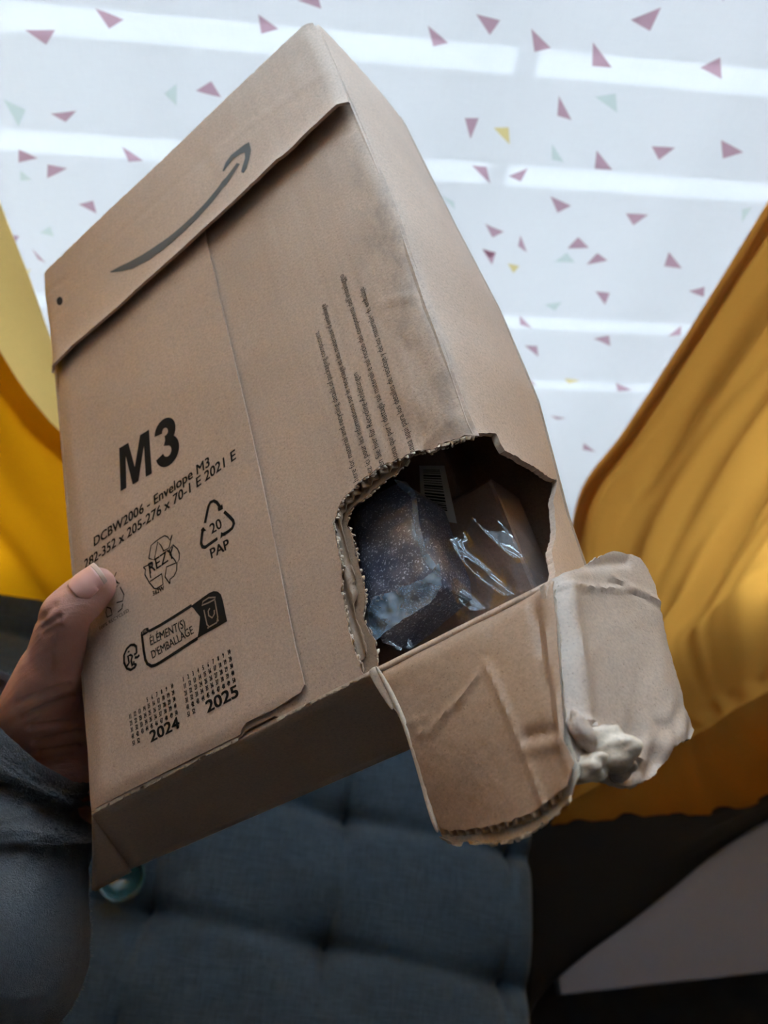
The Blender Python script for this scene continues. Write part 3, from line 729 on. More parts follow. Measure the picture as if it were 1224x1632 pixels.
# ---- the piece torn out of the front, folded down over the bottom edge (inside of the board showing)
tfl = empty('torn_flap'); tfl.parent = par; tfl['label'] = 'ripped flap folded down with its inner side showing'
A0, A1 = Vector((.1425, -.0003, .0008)), Vector((.2058, .0, .0006))
z0 = U(600, 1064).x
def dep(p): return (R3.transposed() @ ((BOXM @ p) - CAM)).z
dA0, dA1 = dep(A0), dep(A1)
B0 = UD(702, 1330, .2215); B1 = UD(912, 1268, .180)
def ffl(a, b, o):                                     # a 0..1 along hinge, b 0..1 down
    top = A0.lerp(A1, a); bot_ = B0.lerp(B1, a)
    p = top.lerp(bot_, b)
    nr = (A1 - A0).cross(B0 - A0).normalized(); 
    if nr.dot(CL - p) < 0: nr = -nr
    z = .0025 * sin(pi * min(1, b)) * .6 - .0030 * (max(0, .10 - b) / .10) ** 2
    z += .0006 * noise.noise(Vector((a * 3.5, b * 3.5, 2))) + .0002 * noise.noise(Vector((a * 14, b * 14, 8)))
    for (p0, p1, h, wd) in FC:
        q = segd((a * .064, b * .055), Vector(p0), Vector(p1))
        if q < .008: z += h * exp(-(q / wd) ** 2)
    z += .0018 * exp(-((a - 1) / .06) ** 2)
    return p + nr * (z + o)
def fl2(u, v):                                        # pixel on flap -> (a,b)
    # invert the bilinear map numerically
    a, b = .5, .5
    for _ in range(30):
        def pr(a, b):
            q = R3.transposed() @ ((BOXM @ (A0.lerp(A1, a).lerp(B0.lerp(B1, a), b))) - CAM); return Vector((q.x / q.z * FPX + CX, q.y / q.z * FPX + CY))
        e = Vector((u, v)) - pr(a, b); ja = (pr(a + .01, b) - pr(a, b)) / .01; jb = (pr(a, b + .01) - pr(a, b)) / .01
        det = ja.x * jb.y - ja.y * jb.x; a += (e.x * jb.y - e.y * jb.x) / det; b += (ja.x * e.y - ja.y * e.x) / det
    return a, b
def fm(u, v): a, b = fl2(u, v); return (a * .064, b * .055)
FC = [(fm(775, 1055), fm(868, 1285), .0011, .0009), (fm(690, 1170), fm(772, 1070), .0008, .0007), (fm(772, 1070), fm(792, 980), -.0008, .0008), (fm(650, 1155), fm(690, 1142), .0006, .0006), (fm(672, 1172), fm(745, 1110), .0007, .0006), (fm(850, 960), fm(890, 1170), -.0010, .0014),
      (fm(865, 955), fm(902, 1180), .0007, .001), (fm(845, 1176), fm(885, 1168), -.0020, .0018), (fm(848, 1188), fm(892, 1180), .0014, .0018), (fm(885, 1190), fm(905, 1240), -.0008, .001)]
fsc = lambda x, y, o: ffl(x / .064, y / .055, o)
fl_out = [(601, 1062), (612, 1080), (628, 1112), (640, 1138), (655, 1165), (664, 1195), (674, 1230), (684, 1265), (692, 1295), (704, 1320), (720, 1324), (745, 1322), (780, 1317), (815, 1308), (845, 1296), (868, 1282), (890, 1264), (908, 1252), (914, 1235), (918, 1215), (912, 1195), (905, 1180), (906, 1160), (902, 1120), (896, 1050), (890, 980), (882, 926)]
Pt = [fm(*p) for p in fl_out]
Pt = jag(Pt, .0012, .0004, 44) + [fm(740, 995)]
Pt[-1] = (.032, 0.0)
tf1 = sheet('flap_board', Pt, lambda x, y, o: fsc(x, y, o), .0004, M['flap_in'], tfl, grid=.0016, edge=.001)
# outer liner (the printed side, facing away) a little larger than the inner one
fl_out2 = [(590, 1065), (598, 1085), (610, 1115), (625, 1130), (640, 1150), (655, 1190), (668, 1240), (680, 1290), (690, 1318), (700, 1336), (720, 1344), (745, 1342), (775, 1345), (810, 1338), (845, 1325), (872, 1306), (900, 1282), (912, 1265), (922, 1235), (915, 1195), (905, 1160), (898, 1080), (884, 935)]
Pt2 = jag([fm(*p) for p in fl_out2], .0013, .0007, 47) + [(.032, .0005)]
o = sheet('outer_liner', Pt2, lambda x, y, o: fsc(x, y, o - .0024), .0004, M['pulp'], tfl, grid=.003, edge=.0012)
def strip_flutes(name, a_px, width, K=8):
    L_ = dens([fm(*p) for p in a_px], .0004, False); V = []; F = []
    for q in L_:
        for j in range(K + 1):
            y = q[1] - width * j / K; k = .0006 * noise.noise(Vector((q[0] * 500, 3, 1)))
            V.append(fsc(q[0], y + (k if j == 0 else 0), -.0013 + .00085 * sin(2 * pi * q[0] / .0042)))
    for i in range(len(L_) - 1):
        for j in range(K): a = i * (K + 1) + j; F.append((a, a + 1, a + K + 2, a + K + 1))
    o = mesh(name, V, F, M['medium'], tfl, True); s = o.modifiers.new('paper', 'SOLIDIFY'); s.thickness = .0003; s.offset = 0
strip_flutes('corrugated_core', [(700, 1329), (720, 1333), (745, 1331), (780, 1328), (815, 1319), (848, 1306), (870, 1292), (895, 1272)], .008)
rr = random.Random(8)
def fcurls(line, cnt, size, off, seed, mat=None, par_=None, f=None):
    rnd = random.Random(seed); Q = dens(line, .0009, False); V = []; F = []; f = f or fsc; cnt = int(cnt * .55)
    ctr = Vector((sum(q[0] for q in Q) / len(Q), sum(q[1] for q in Q) / len(Q)))
    for _ in range(cnt):
        i = rnd.randrange(1, len(Q) - 1); q = Vector(Q[i]); t = (Vector(Q[i + 1]) - Vector(Q[i - 1])).normalized(); nn = Vector((-t.y, t.x))
        if nn.dot(q - Vector((.035, .02))) < 0: nn = -nn
        Ln = rnd.uniform(.15, .7) * size; Wd = rnd.uniform(1.5, 4.0) * size; b = len(V); lift = rnd.uniform(-.6, .8)
        for s in range(4):
            g = s / 3; wq = Wd * (1 - .5 * g) / 2; up = lift * Ln * g * g
            for sgn in (-1, 1): p = q + nn * Ln * g + t * wq * sgn; V.append(f(p.x, p.y, up + off))
        for s in range(3): a = b + 2 * s; F.append((a, a + 1, a + 3, a + 2))
    o = mesh('torn_fibres', V, F, mat or M['pulp'], par_ or tfl, True); o['kind'] = 'stuff'
    s = o.modifiers.new('paper', 'SOLIDIFY'); s.thickness = .0002
fcurls([fm(*p) for p in fl_out2[9:18]], 60, .0016, -.0022, 5)
fcurls([fm(*p) for p in fl_out[:10]], 60, .001, -.0008, 6)

# ---- the side of the parcel torn out with it, bent outwards (window light painted in as a paler liner colour)
C0 = A1 + Vector((.0006, -.001, .0)); C1 = ffl(1.0, 1.0, .0005)
D0 = UD(1046, 905, .262); D1 = UD(1112, 1168, .2225)
def sbil(s, t_): return C0.lerp(D0, s).lerp(Vector(C1).lerp(D1, s), t_)
def spr(s, t_):
    q = R3.transposed() @ ((BOXM @ sbil(s, t_)) - CAM); return Vector((q.x / q.z * FPX + CX, q.y / q.z * FPX + CY))
def fs2(u, v):
    a, b = .5, .5
    for _ in range(40):
        e = Vector((u, v)) - spr(a, b); ja = (spr(a + .01, b) - spr(a, b)) / .01; jb = (spr(a, b + .01) - spr(a, b)) / .01
        det = ja.x * jb.y - ja.y * jb.x; a += (e.x * jb.y - e.y * jb.x) / det; b += (ja.x * e.y - ja.y * e.x) / det
    return (a * .045, b * .058)
SC = [(fs2(890, 935), fs2(1010, 940), .0009, .0009), (fs2(975, 928), fs2(1058, 968), -.0006, .0010), (fs2(975, 920), fs2(1058, 960), .0005, .0010), (fs2(905, 945), fs2(930, 1130), .0014, .0022),
      (fs2(870, 960), fs2(905, 1130), -.0009, .0012), (fs2(925, 1155), fs2(1010, 1215), .0024, .0016), (fs2(915, 1165), fs2(985, 1238), -.0020, .0016), (fs2(975, 1205), fs2(1030, 1215), .0010, .001), (fs2(860, 905), fs2(1000, 895), -.0012, .002)]
nrS = (D0 - C0).cross(Vector(C1) - C0).normalized()
if nrS.dot(CL - C0) < 0: nrS = -nrS
def fsd(x, y, o):
    s, t_ = x / .045, y / .058; p = sbil(s, t_)
    z = .0012 * exp(-((s - .12) / .14) ** 2) - .0012 * exp(-((s + .02) / .06) ** 2) - .004 * max(0, s - .8) ** 2 / .04 * .4
    z += .0007 * noise.noise(Vector((s * 3, t_ * 3, 5))) + .00025 * noise.noise(Vector((s * 11, t_ * 11, 1)))
    if t_ > .72: z += .0022 * (t_ - .72) / .3 * noise.noise(Vector((s * 9, t_ * 9, 6)))
    for (p0, p1, h, wd) in SC:
        q = segd((x, y), Vector(p0), Vector(p1))
        if q < .009: z += h * exp(-(q / wd) ** 2)
    return p + nrS * (z + o)
sd_px = [(868, 930), (880, 922), (900, 914), (925, 905), (945, 893), (962, 884), (978, 878), (1000, 882), (1022, 888), (1036, 905), (1046, 925), (1052, 950), (1060, 975), (1063, 1000), (1072, 1030), (1080, 1062), (1090, 1090), (1096, 1120), (1108, 1142), (1114, 1160), (1108, 1174), (1090, 1180), (1072, 1190), (1066, 1210), (1052, 1225), (1040, 1238), (1018, 1248), (998, 1256), (978, 1248), (960, 1238), (940, 1246), (926, 1238), (918, 1215), (906, 1185), (902, 1150), (896, 1090), (888, 1010), (876, 960)]
Psd = jag([fs2(*p) for p in sd_px], .0011, .0005, 61)
sdf = empty('torn_side_flap'); sdf.parent = par; sdf['label'] = 'paler ripped piece bent outwards, crumpled at its lower corner'
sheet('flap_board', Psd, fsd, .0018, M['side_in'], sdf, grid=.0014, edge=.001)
fcurls([fs2(*p) for p in sd_px[4:28]], 90, .0009, -.0012, 9, par_=sdf, f=fsd)
# crumpled delaminated paper at the lower corner between the two flaps
def crumple(name, cpx, dpt, r, seed, mat, parent, sx=1, sy=1, sz=.5):
    bm = bmesh.new(); bmesh.ops.create_icosphere(bm, subdivisions=4, radius=1); c = UD(*cpx, dpt)
    for v in bm.verts:
        k = 1 + .45 * noise.noise(v.co * 1.2 + Vector((seed, 0, 0))) + .14 * abs(noise.noise(v.co * 4 + Vector((seed, 3, 0))))
        v.co = Vector((v.co.x * sx, v.co.y * sy, v.co.z * sz)) * r * k + c
    return from_bm(name, bm, mat, parent, True)
crumple('paper_wad', (962, 1200), .189, .0062, 2, M['pulp'], sdf, 1.3, .8, .7)
crumple('paper_wad', (938, 1225), .186, .0040, 5, M['pulp'], sdf, 1.2, .8, .8)
crumple('paper_wad', (925, 1165), .189, .0036, 8, M['side_in'], sdf, .7, 1.3, .8)
crumple('paper_wad', (985, 1225), .192, .0040, 11, M['side_in'], sdf, 1.2, .7, .8)

# hinge tear at the left end of the flap: long split strips of paper
def strip3(name, pts, width, mat, parent, seed=0):
    V = []; F = []
    for i, (p, wd) in enumerate(zip(pts, width)):
        t = (pts[min(i + 1, len(pts) - 1)] - pts[max(i - 1, 0)]).normalized(); s = t.cross((CL - p).normalized()).normalized()
        V += [p - s * wd / 2, p + (CL - p).normalized() * .0008, p + s * wd / 2]
    for i in range(len(pts) - 1):
        a = 3 * i; F += [(a, a + 1, a + 4, a + 3), (a + 1, a + 2, a + 5, a + 4)]
    o = mesh(name, V, F, mat, parent, True); m_ = o.modifiers.new('paper', 'SOLIDIFY'); m_.thickness = .0004
    s = o.modifiers.new('s', 'SUBSURF'); s.levels = 2; s.render_levels = 2; return o
sp_ = [UD(*p, d) for p, d in (((592, 1064), .241), ((604, 1082), .240), ((616, 1108), .238), ((626, 1132), .2365))]
strip3('split_board_edge', sp_, [.0036, .0044, .0032, .001], M['pulp'], tfl)
sp_ = [UD(*p, d) for p, d in (((598, 1060), .2400), ((620, 1098), .2375), ((640, 1140), .235), ((655, 1180), .232), ((672, 1240), .228), ((690, 1305), .223), ((698, 1328), .222))]
strip3('split_board_edge', sp_, [.0012, .0022, .0018, .0020, .0018, .0022, .001], M['pulp'], tfl)

# ------------------------------------------------------------------ printing
def clip_print(name, V, F, fn, mat, parent, off=.00013):
    o = mesh(name, [fn(v[0], v[1], off) for v in V], F, mat, parent); return o
def textmesh(txt, bold=0.0, shear=0.0, res=3, space=1.0):
    c = bpy.data.curves.new('t', 'FONT'); c.body = txt; c.resolution_u = res; c.offset = bold; c.shear = shear; c.space_character = space; c.fill_mode = 'FRONT'
    o = bpy.data.objects.new('t', c); COL.objects.link(o)
    dg = bpy.context.evaluated_depsgraph_get(); dg.update(); me = bpy.data.meshes.new_from_object(o.evaluated_get(dg))
    V = [v.co.copy() for v in me.vertices]; F = [tuple(p.vertices) for p in me.polygons]
    bpy.data.objects.remove(o); bpy.data.curves.remove(c); bpy.data.meshes.remove(me); return V, F
def textprint(name, txt, a, b, cap, fn, mat, parent, bold=0.0, shear=0.0, res=3, trim=None, space=1.0):
    """a,b: baseline ends; cap: vector of the capital height, all in the board's frame"""
    V, F = textmesh(txt, 0, shear, res, space)
    x0, x1 = min(v.x for v in V), max(v.x for v in V); a, b, cap = Vector(a), Vector(b), Vector(cap); CH = 0.70
    Q = [a + (b - a) * ((v.x - x0) / (x1 - x0)) + cap * (v.y / CH) for v in V]
    if bold:
        bd = (b - a).normalized() * (cap.length / CH) * bold * 1.3; cu = cap.normalized() * (cap.length / CH) * bold * .7
        V0 = list(Q); F0 = list(F)
        for sft in (bd + cu, bd - cu, -bd + cu, -bd - cu):
            k_ = len(Q); Q += [q + sft for q in V0]; F += [tuple(i + k_ for i in f) for f in F0]
    o = clip_print(name, Q, F, fn, mat, parent); return o
def strokes(name, lines, wd, fn, mat, parent, off=.00013):
    V = []; F = []
    for ln in lines:
        ln = [Vector(p) for p in ln]; w_ = wd
        n_ = len(ln); closed = (ln[0] - ln[-1]).length < 1e-6; b = len(V)
        for i, p in enumerate(ln):
            if closed: t = (ln[(i + 1) % (n_ - 1)] - ln[(i - 1) % (n_ - 1)])
            else: t = ln[min(i + 1, n_ - 1)] - ln[max(i - 1, 0)]
            t = t.normalized() if t.length > 0 else Vector((1, 0)); s = Vector((-t.y, t.x)) * w_ / 2
            V += [p - s, p + s]
        for i in range(n_ - 1): a = b + 2 * i; F.append((a, a + 2, a + 3, a + 1))
    return clip_print(name, V, F, fn, mat, parent, off)
def arc(c, rx, ry, a0, a1, n=16): return [(c[0] + rx * cos(radians(a0 + (a1 - a0) * i / n)), c[1] + ry * sin(radians(a0 + (a1 - a0) * i / n))) for i in range(n + 1)]
def blob(name, polys, fn, mat, parent, off=.00013):
    V = []; F = []
    for P_ in polys:
        P_ = [Vector(p) for p in P_]; n_ = len(P_)
        vo, eo, fo_, _, _, _ = delaunay_2d_cdt(P_, [(i, (i + 1) % n_) for i in range(n_)], [], 0, 1e-7); b = len(V)
        Pq = [tuple(p) for p in P_]
        for f in fo_:
            if inpoly(sum(vo[i][0] for i in f) / 3, sum(vo[i][1] for i in f) / 3, Pq): F.append(tuple(i + b for i in f))
        V += list(vo)
    return clip_print(name, V, F, fn, mat, parent, off)
lu = lambda u, v: tuple(U(u, v, .0017).xy)
PO = over
def vec(p, q): a, b = Vector(lu(*p)), Vector(lu(*q)); return b - a
m_o = Vector(lu(192.5, 783)); m_e = Vector(lu(284, 730)); mw = m_e - m_o; mw = Vector((mw.x, mw.y)); mc = Vector(lu(187.5, 716)) - m_o
def em(L_): return [tuple(m_o + mw * a + mc * b) for a, b in L_]
blob('size_code', [em([(0, 0), (.03, 1), (.20, 1), (.275, .36), (.42, 1), (.58, 1), (.55, 0), (.445, 0), (.465, .70), (.315, 0), (.215, 0), (.135, .72), (.105, 0)])], fo, M['ink'], PO)
three = arc((.80, .735), .118, .20, 175, -70, 14) + [(.80, .525)] 
strokes('size_code', [em([(a + .05, b) for a, b in arc((.79, .735), .115, .195, 178, -82, 16) + [(.775, .54)]]), em([(a + .05, b) for a, b in [(.775, .54)] + arc((.79, .285), .135, .225, 78, -172, 18)])], .0048, fo, M['ink'], PO)
yb = (Vector(lu(151, 871)).y + Vector(lu(333, 743)).y) / 2
textprint('printed_text', 'DCBW2006 - Envelope M3', (lu(151, 871)[0], yb), (lu(334, 743)[0], yb), (.0005, .0046), fo, M['ink'], PO, bold=.018, res=3, space=1.02)
textprint('printed_text', '282-352 x 205-276 x 70-1 E 2021 E', (lu(136, 908)[0], lu(136, 908)[1]), (lu(376, 732)[0], lu(376, 732)[1] + .0003), (.0005, .0046), fo, M['ink'], PO, bold=.018, res=3, space=1.02)
textprint('printed_text', 'PAP', lu(337, 890), lu(366, 873), vec((337, 890), (334, 875)), fo, M['ink'], PO, bold=.02)
textprint('printed_text', '20', lu(337, 851), lu(354, 840), vec((337, 851), (333, 836)), fo, M['ink'], PO, bold=.015)
textprint('printed_text', 'REZY', lu(240, 915), lu(280, 887), vec((240, 915), (237, 898)), fo, M['ink'], PO, bold=.01)
textprint('printed_text', '362W', lu(245, 950), lu(263, 940), vec((245, 950), (244, 943)), fo, M['ink'], PO, bold=.02, res=2)
textprint('printed_text', 'ÉLÉMENT(S)', lu(241, 1029), lu(296, 999), vec((241, 1029), (239, 1016)), fo, M['ink'], PO, bold=.012)
textprint('printed_text', "D'EMBALLAGE", lu(244, 1050), lu(309, 1009), vec((244, 1050), (241, 1038)), fo, M['ink'], PO, bold=.012)
textprint('printed_text', 'FR', lu(229, 1011), lu(236, 1007), vec((229, 1011), (228, 1006)), fo, M['tan_print'], PO, res=2).location.z = .0001
textprint('year_print', '2024', lu(242, 1183), lu(287, 1159), vec((242, 1183), (239, 1166)), fo, M['ink'], PO, bold=.03)
textprint('year_print', '2025', lu(331, 1136), lu(380, 1109), vec((331, 1136), (327, 1118)), fo, M['ink'], PO, bold=.03)
def calendar(o_px, cx_px, rw_px, start, fn):
    V = []; F = []; o_ = Vector(lu(*o_px)); cv = (Vector(lu(*cx_px)) - o_) / 9; rv = (Vector(lu(*rw_px)) - o_) / 5
    for k in range(start, 53):
        r_, c_ = divmod(k - 1, 10); tv, tf = DIG[k]; base = o_ + cv * c_ + rv * r_; b = len(V)
        ww = 1.25 if k > 9 else .62; sx = cv.length * (.66 if k > 9 else .36) / ww
        for v in tv: V.append(base + Vector((v.x * sx, v.y / .7 * .0019)))
        F += [tuple(i + b for i in f) for f in tf]; n_ = len(tv); v0 = V[b:b + n_]
        for dx_ in (-.00012, .00012):
            b2 = len(V); V += [p + Vector((dx_, 0)) for p in v0]; F += [tuple(i + b2 for i in f) for f in tf]
    clip_print('calendar_print', V, F, fn, M['ink'], PO)
DIG = {k: textmesh(str(k), .012, 0, 1) for k in range(1, 53)}
calendar((292, 1087), (363, 1044), (300, 1143), 1, fo)
calendar((206, 1136), (273, 1098), (213, 1189), 5, fo)
# recycling loop with 20 (bold strokes and arrow heads), coordinates in px/5.564 from (180,760)
def px4(L_, s=5.564, ox=180, oy=760): return [lu(ox + a / s, oy + b / s) for a, b in L_]
strokes('recycling_symbol', [px4([(815, 410), (828, 340), (845, 260), (862, 225), (890, 212), (918, 225), (945, 262), (952, 290)]),
        px4([(985, 308), (1030, 350), (1062, 385), (1070, 415), (1055, 455), (1020, 485), (975, 510)]),
        px4([(925, 545), (870, 585), (820, 622), (795, 620), (782, 590), (788, 520), (795, 470)])], .0014, fo, M['ink'], PO)
blob('arrow_heads', [px4([(932, 305), (975, 285), (968, 238), (950, 262), (925, 270)]), px4([(950, 550), (955, 488), (985, 500), (1000, 520), (970, 525)]), px4([(775, 475), (800, 445), (828, 478), (800, 482)])], fo, M['ink'], PO)
# outlined three-arrow recycling mark
strokes('recycling_outline', [px4([(322, 725), (342, 610), (375, 580), (420, 545), (462, 522), (490, 535), (508, 562), (527, 515)]), px4([(322, 725), (372, 738), (400, 575), (430, 610), (455, 660)]), px4([(445, 662), (500, 632), (527, 515)]),
        px4([(508, 640), (535, 603), (575, 640), (592, 680), (590, 730), (570, 770), (545, 730), (508, 690), (505, 640)]), px4([(570, 770), (568, 830), (545, 880), (510, 910), (510, 950)]), px4([(510, 950), (468, 890), (480, 800), (560, 765)]),
        px4([(275, 805), (345, 768)]), px4([(275, 805), (295, 820), (290, 870), (330, 940), (370, 990), (390, 992), (450, 955), (438, 860), (335, 930)]), px4([(345, 768), (330, 830), (342, 900)])], .0006, fo, M['ink'], PO)
# second, partly covered recycled mark beside the thumb
strokes('recycling_outline', [[lu(*p) for p in L_] for L_ in ([(187, 912), (183, 922), (190, 930)], [(193, 936), (199, 948), (197, 958), (187, 961)], [(197, 962), (196, 970), (189, 976)], [(172, 968), (178, 970), (180, 980), (172, 984), (170, 976), (172, 968)], [(183, 928), (192, 930), (187, 936)])], .0006, fo, M['ink'], PO)
textprint('printed_text', '100% RECYCLED', lu(160, 1004), lu(207, 975), vec((160, 1004), (159, 999)), fo, M['ink_small'], PO, bold=.01, res=2)
# sorting label
def px5(L_): return [lu(180 + a / 5.564, 920 + b / 5.564) for a, b in L_]
strokes('label_outline', [px5([(262, 500), (268, 560), (280, 660), (292, 730), (310, 768), (345, 788), (380, 780), (420, 758), (560, 665), (750, 540)]), px5([(325, 480), (420, 428), (560, 340), (700, 250)])], .0013, fo, M['ink'], PO)
blob('label_block', [px5([(690, 258), (740, 220), (800, 175), (850, 140), (890, 122), (925, 125), (955, 150), (972, 200), (990, 290), (1010, 390), (950, 425), (880, 465), (800, 510), (745, 545), (760, 480), (772, 350), (740, 310), (715, 275)])], fo, M['ink'], PO)
blob('label_tab', [px5([(258, 530), (255, 490), (280, 460), (318, 445), (330, 482), (300, 505)])], fo, M['ink'], PO)
strokes('bin_icon', [px5([(790, 250), (800, 215), (850, 182), (910, 178), (905, 195), (850, 225), (790, 250)]), px5([(808, 290), (835, 420), (855, 440), (920, 402), (930, 355), (905, 205)]), px5([(860, 275), (845, 300), (850, 340), (880, 360), (900, 325), (898, 290)]), px5([(838, 448), (850, 448)]), px5([(925, 360), (935, 390)])], .0006, fo, M['tan_print'], PO, off=.0003)
strokes('sorting_man_icon', [px5([(218, 620), (195, 600), (165, 602), (130, 635), (105, 690), (105, 760), (130, 810), (165, 822), (200, 800), (215, 770)]), px5([(145, 655), (148, 668)]), px5([(130, 790), (150, 760), (140, 700), (165, 690), (180, 700), (168, 740), (180, 790)]),
        px5([(215, 620), (218, 670), (195, 690)]), px5([(200, 715), (225, 710), (242, 690)]), px5([(195, 745), (190, 770), (215, 775)])], .0011, fo, M['ink'], PO)
# curved arrow on the closure flap and the small dot
lf = lambda u, v: tuple(U(u, v, .0042).xy)
def smile_px(L_): return [lf(a / 2.04, b / 2.04) for a, b in L_]
lower = [(355, 884), (395, 880), (430, 872), (480, 846), (520, 818), (560, 785), (600, 748), (640, 708), (680, 664), (712, 624), (740, 588), (760, 556), (776, 530)]
upper = [(766, 526), (750, 548), (730, 574), (700, 612), (665, 655), (625, 697), (585, 735), (545, 768), (500, 800), (460, 826), (420, 848), (385, 864), (355, 880)]
head = [(718, 552), (728, 524), (745, 500), (775, 476), (805, 457), (812, 482), (808, 515), (800, 545), (790, 562), (781, 556), (786, 535), (793, 510), (792, 492), (775, 497), (755, 512), (735, 535), (724, 552)]
sheet('arrow_print', smile_px(lower + upper), lambda x, y, o: fc(x, y, o + .00014), 0, M['ink_grey'], flap, grid=.004, edge=.002)
sheet('arrow_print', smile_px(head), lambda x, y, o: fc(x, y, o + .00014), 0, M['ink_grey'], flap, grid=.004, edge=.002)
sheet('dot_print', [lf(92 + 5 * cos(a * .4), 478 + 7 * sin(a * .4)) for a in range(16)], lambda x, y, o: fc(x, y, o + .00014), 0, M['ink_small'], flap, grid=.004, edge=.002)
# small recycling sentences reading up the board
S5 = [((574, 772), (508, 527), ') here for material and recycling details of packaging component'), ((596, 757), (518, 483), 'nez ici pour les informations sur le recyclage et les matériaux d\'emballage'),
      ((613, 741), (569, 592), 'en Sie hier für Recycling-Anleitungen'), ((637, 733), (547, 436), 'siona qui per i dettagli sui materiali e sul riciclo dei componenti dell\'imballaggio'), ((662, 719), (579, 457), 'anea aquí para los detalles de reciclaje y de los materiales de embalaje')]
for a, b, tx in S5:
    pa, pb = U(*a).xy, U(*b).xy
    textprint('small_print', tx, pa, pb, (-.0026, .0), ff, M['ink_small'], front, bold=0, res=2)

# ================================================================== CONTENTS OF THE PARCEL
def film_mat(name, tint, rough, clear, spec=.75):
    m, n, out = nt(name); L = n.links
    tp = N(n, 'ShaderNodeBsdfTransparent'); tp.inputs[0].default_value = (*tint, 1)
    g = N(n, 'ShaderNodeBsdfGlossy'); g.inputs['Roughness'].default_value = rough; g.inputs['Color'].default_value = (.9, .95, 1, 1)
    lw = N(n, 'ShaderNodeLayerWeight'); lw.inputs[0].default_value = .14
    mr = N(n, 'ShaderNodeMapRange'); mr.inputs['To Min'].default_value = clear; mr.inputs['To Max'].default_value = spec; L.new(lw.outputs['Fresnel'], mr.inputs['Value'])
    mx = N(n, 'ShaderNodeMixShader'); L.new(mr.outputs[0], mx.inputs[0]); L.new(tp.outputs[0], mx.inputs[1]); L.new(g.outputs[0], mx.inputs[2]); L.new(mx.outputs[0], out.inputs[0])
    nz_ = noi(n, coords(n), 140, 3, .5); bp = N(n, 'ShaderNodeBump'); bp.inputs['Strength'].default_value = .12; bp.inputs['Distance'].default_value = .001
    L.new(nz_.outputs['Fac'], bp.inputs['Height']); L.new(bp.outputs[0], g.inputs['Normal']); return m
film = film_mat('clear_plastic_film', (.93, .95, .98), .05, .05)
# packet: dark mottled block in a bluish bag
pk, n, out = nt('mottled_blue_packet'); b = N(n, 'ShaderNodeBsdfPrincipled'); n.links.new(b.outputs[0], out.inputs[0])
t1 = noi(n, coords(n), 60, 5, .65); r = ramp(n, t1.outputs['Fac'], [(.35, (.075, .09, .15)), (.55, (.14, .14, .18)), (.78, (.26, .22, .21))])
t2 = noi(n, coords(n), 1300, 2, .6); r2 = ramp(n, t2.outputs['Fac'], [(.58, (0, 0, 0)), (.68, (.5, .53, .6))])
ad = N(n, 'ShaderNodeMixRGB', blend_type='ADD'); ad.inputs[0].default_value = 1; n.links.new(r.outputs[0], ad.inputs[1]); n.links.new(r2.outputs[0], ad.inputs[2]); n.links.new(ad.outputs[0], b.inputs['Base Color'])
b.inputs['Roughness'].default_value = .35; b.inputs['Coat Weight'].default_value = .5; b.inputs['Coat Roughness'].default_value = .2
bp = N(n, 'ShaderNodeBump'); bp.inputs['Strength'].default_value = .4; bp.inputs['Distance'].default_value = .001; n.links.new(t1.outputs['Fac'], bp.inputs['Height']); n.links.new(bp.outputs[0], b.inputs['Normal'])
packet = empty('wrapped_packet', BOXM); prop(packet, 'dark blue mottled block in cloudy plastic inside the torn corner', 'packet')
pkc = [U(548, 800, -.012), U(628, 762, -.012), U(662, 785, -.014), U(700, 905, -.013), U(704, 935, -.013), U(600, 1022, -.012), U(575, 985, -.012)]
Pp = [tuple(p.xy) for p in pkc]; cxp = Vector((sum(p[0] for p in Pp) / 7, sum(p[1] for p in Pp) / 7))
def fpk(x, y, o):
    d = min(segd((x, y), Vector(Pp[i]), Vector(Pp[(i + 1) % 7])) for i in range(7))
    z = -.017 + .006 * (1 - exp(-d / .0035)) + .0012 * noise.noise(Vector((x * 90, y * 90, 2))) + .0006 * noise.noise(Vector((x * 260, y * 200, 5)))
    return (x, y, z + (o if o == 0 else -.018))
o = sheet('wrapped_block', Pp, fpk, .018, pk, packet, grid=.0014, edge=.0014)
# cloudy bag skin over the block
bagm, n, out = nt('cloudy_bag_plastic'); b = N(n, 'ShaderNodeBsdfPrincipled'); n.links.new(b.outputs[0], out.inputs[0])
b.inputs['Base Color'].default_value = (.30, .40, .52, 1); b.inputs['Roughness'].default_value = .25; b.inputs['Coat Weight'].default_value = .6
t1 = noi(n, coords(n), 55, 4, .6); r = ramp(n, t1.outputs['Fac'], [(.40, (.10, .10, .10)), (.68, (.7, .7, .7))]); n.links.new(r.outputs[0], b.inputs['Alpha'])
bagP = [tuple(U(*p, -.010).xy) for p in ((583, 985), (600, 955), (640, 940), (680, 925), (705, 900), (708, 935), (690, 962), (655, 985), (620, 1008), (602, 1026), (592, 1012))]
def fbag(x, y, o):
    r_ = noise.noise(Vector((x * 120, y * 60, 1))); return (x, y, -.0085 + .0024 * abs(r_) + .0012 * noise.noise(Vector((x * 300, y * 300, 4))) + o)
sheet('bag_skirt', bagP, fbag, .00015, bagm, packet, grid=.0008, edge=.0008)
rimP = [tuple(U(*p, -.010).xy) for p in ((628, 764), (648, 768), (664, 786), (668, 830), (682, 880), (700, 905), (690, 912), (672, 880), (660, 830), (655, 792), (640, 780))]
sheet('bag_edge', rimP, lambda x, y, o: (x, y, -.0092 + .0016 * noise.noise(Vector((x * 200, y * 70, 1))) + o), .0002, bagm, packet, grid=.0008, edge=.0008)
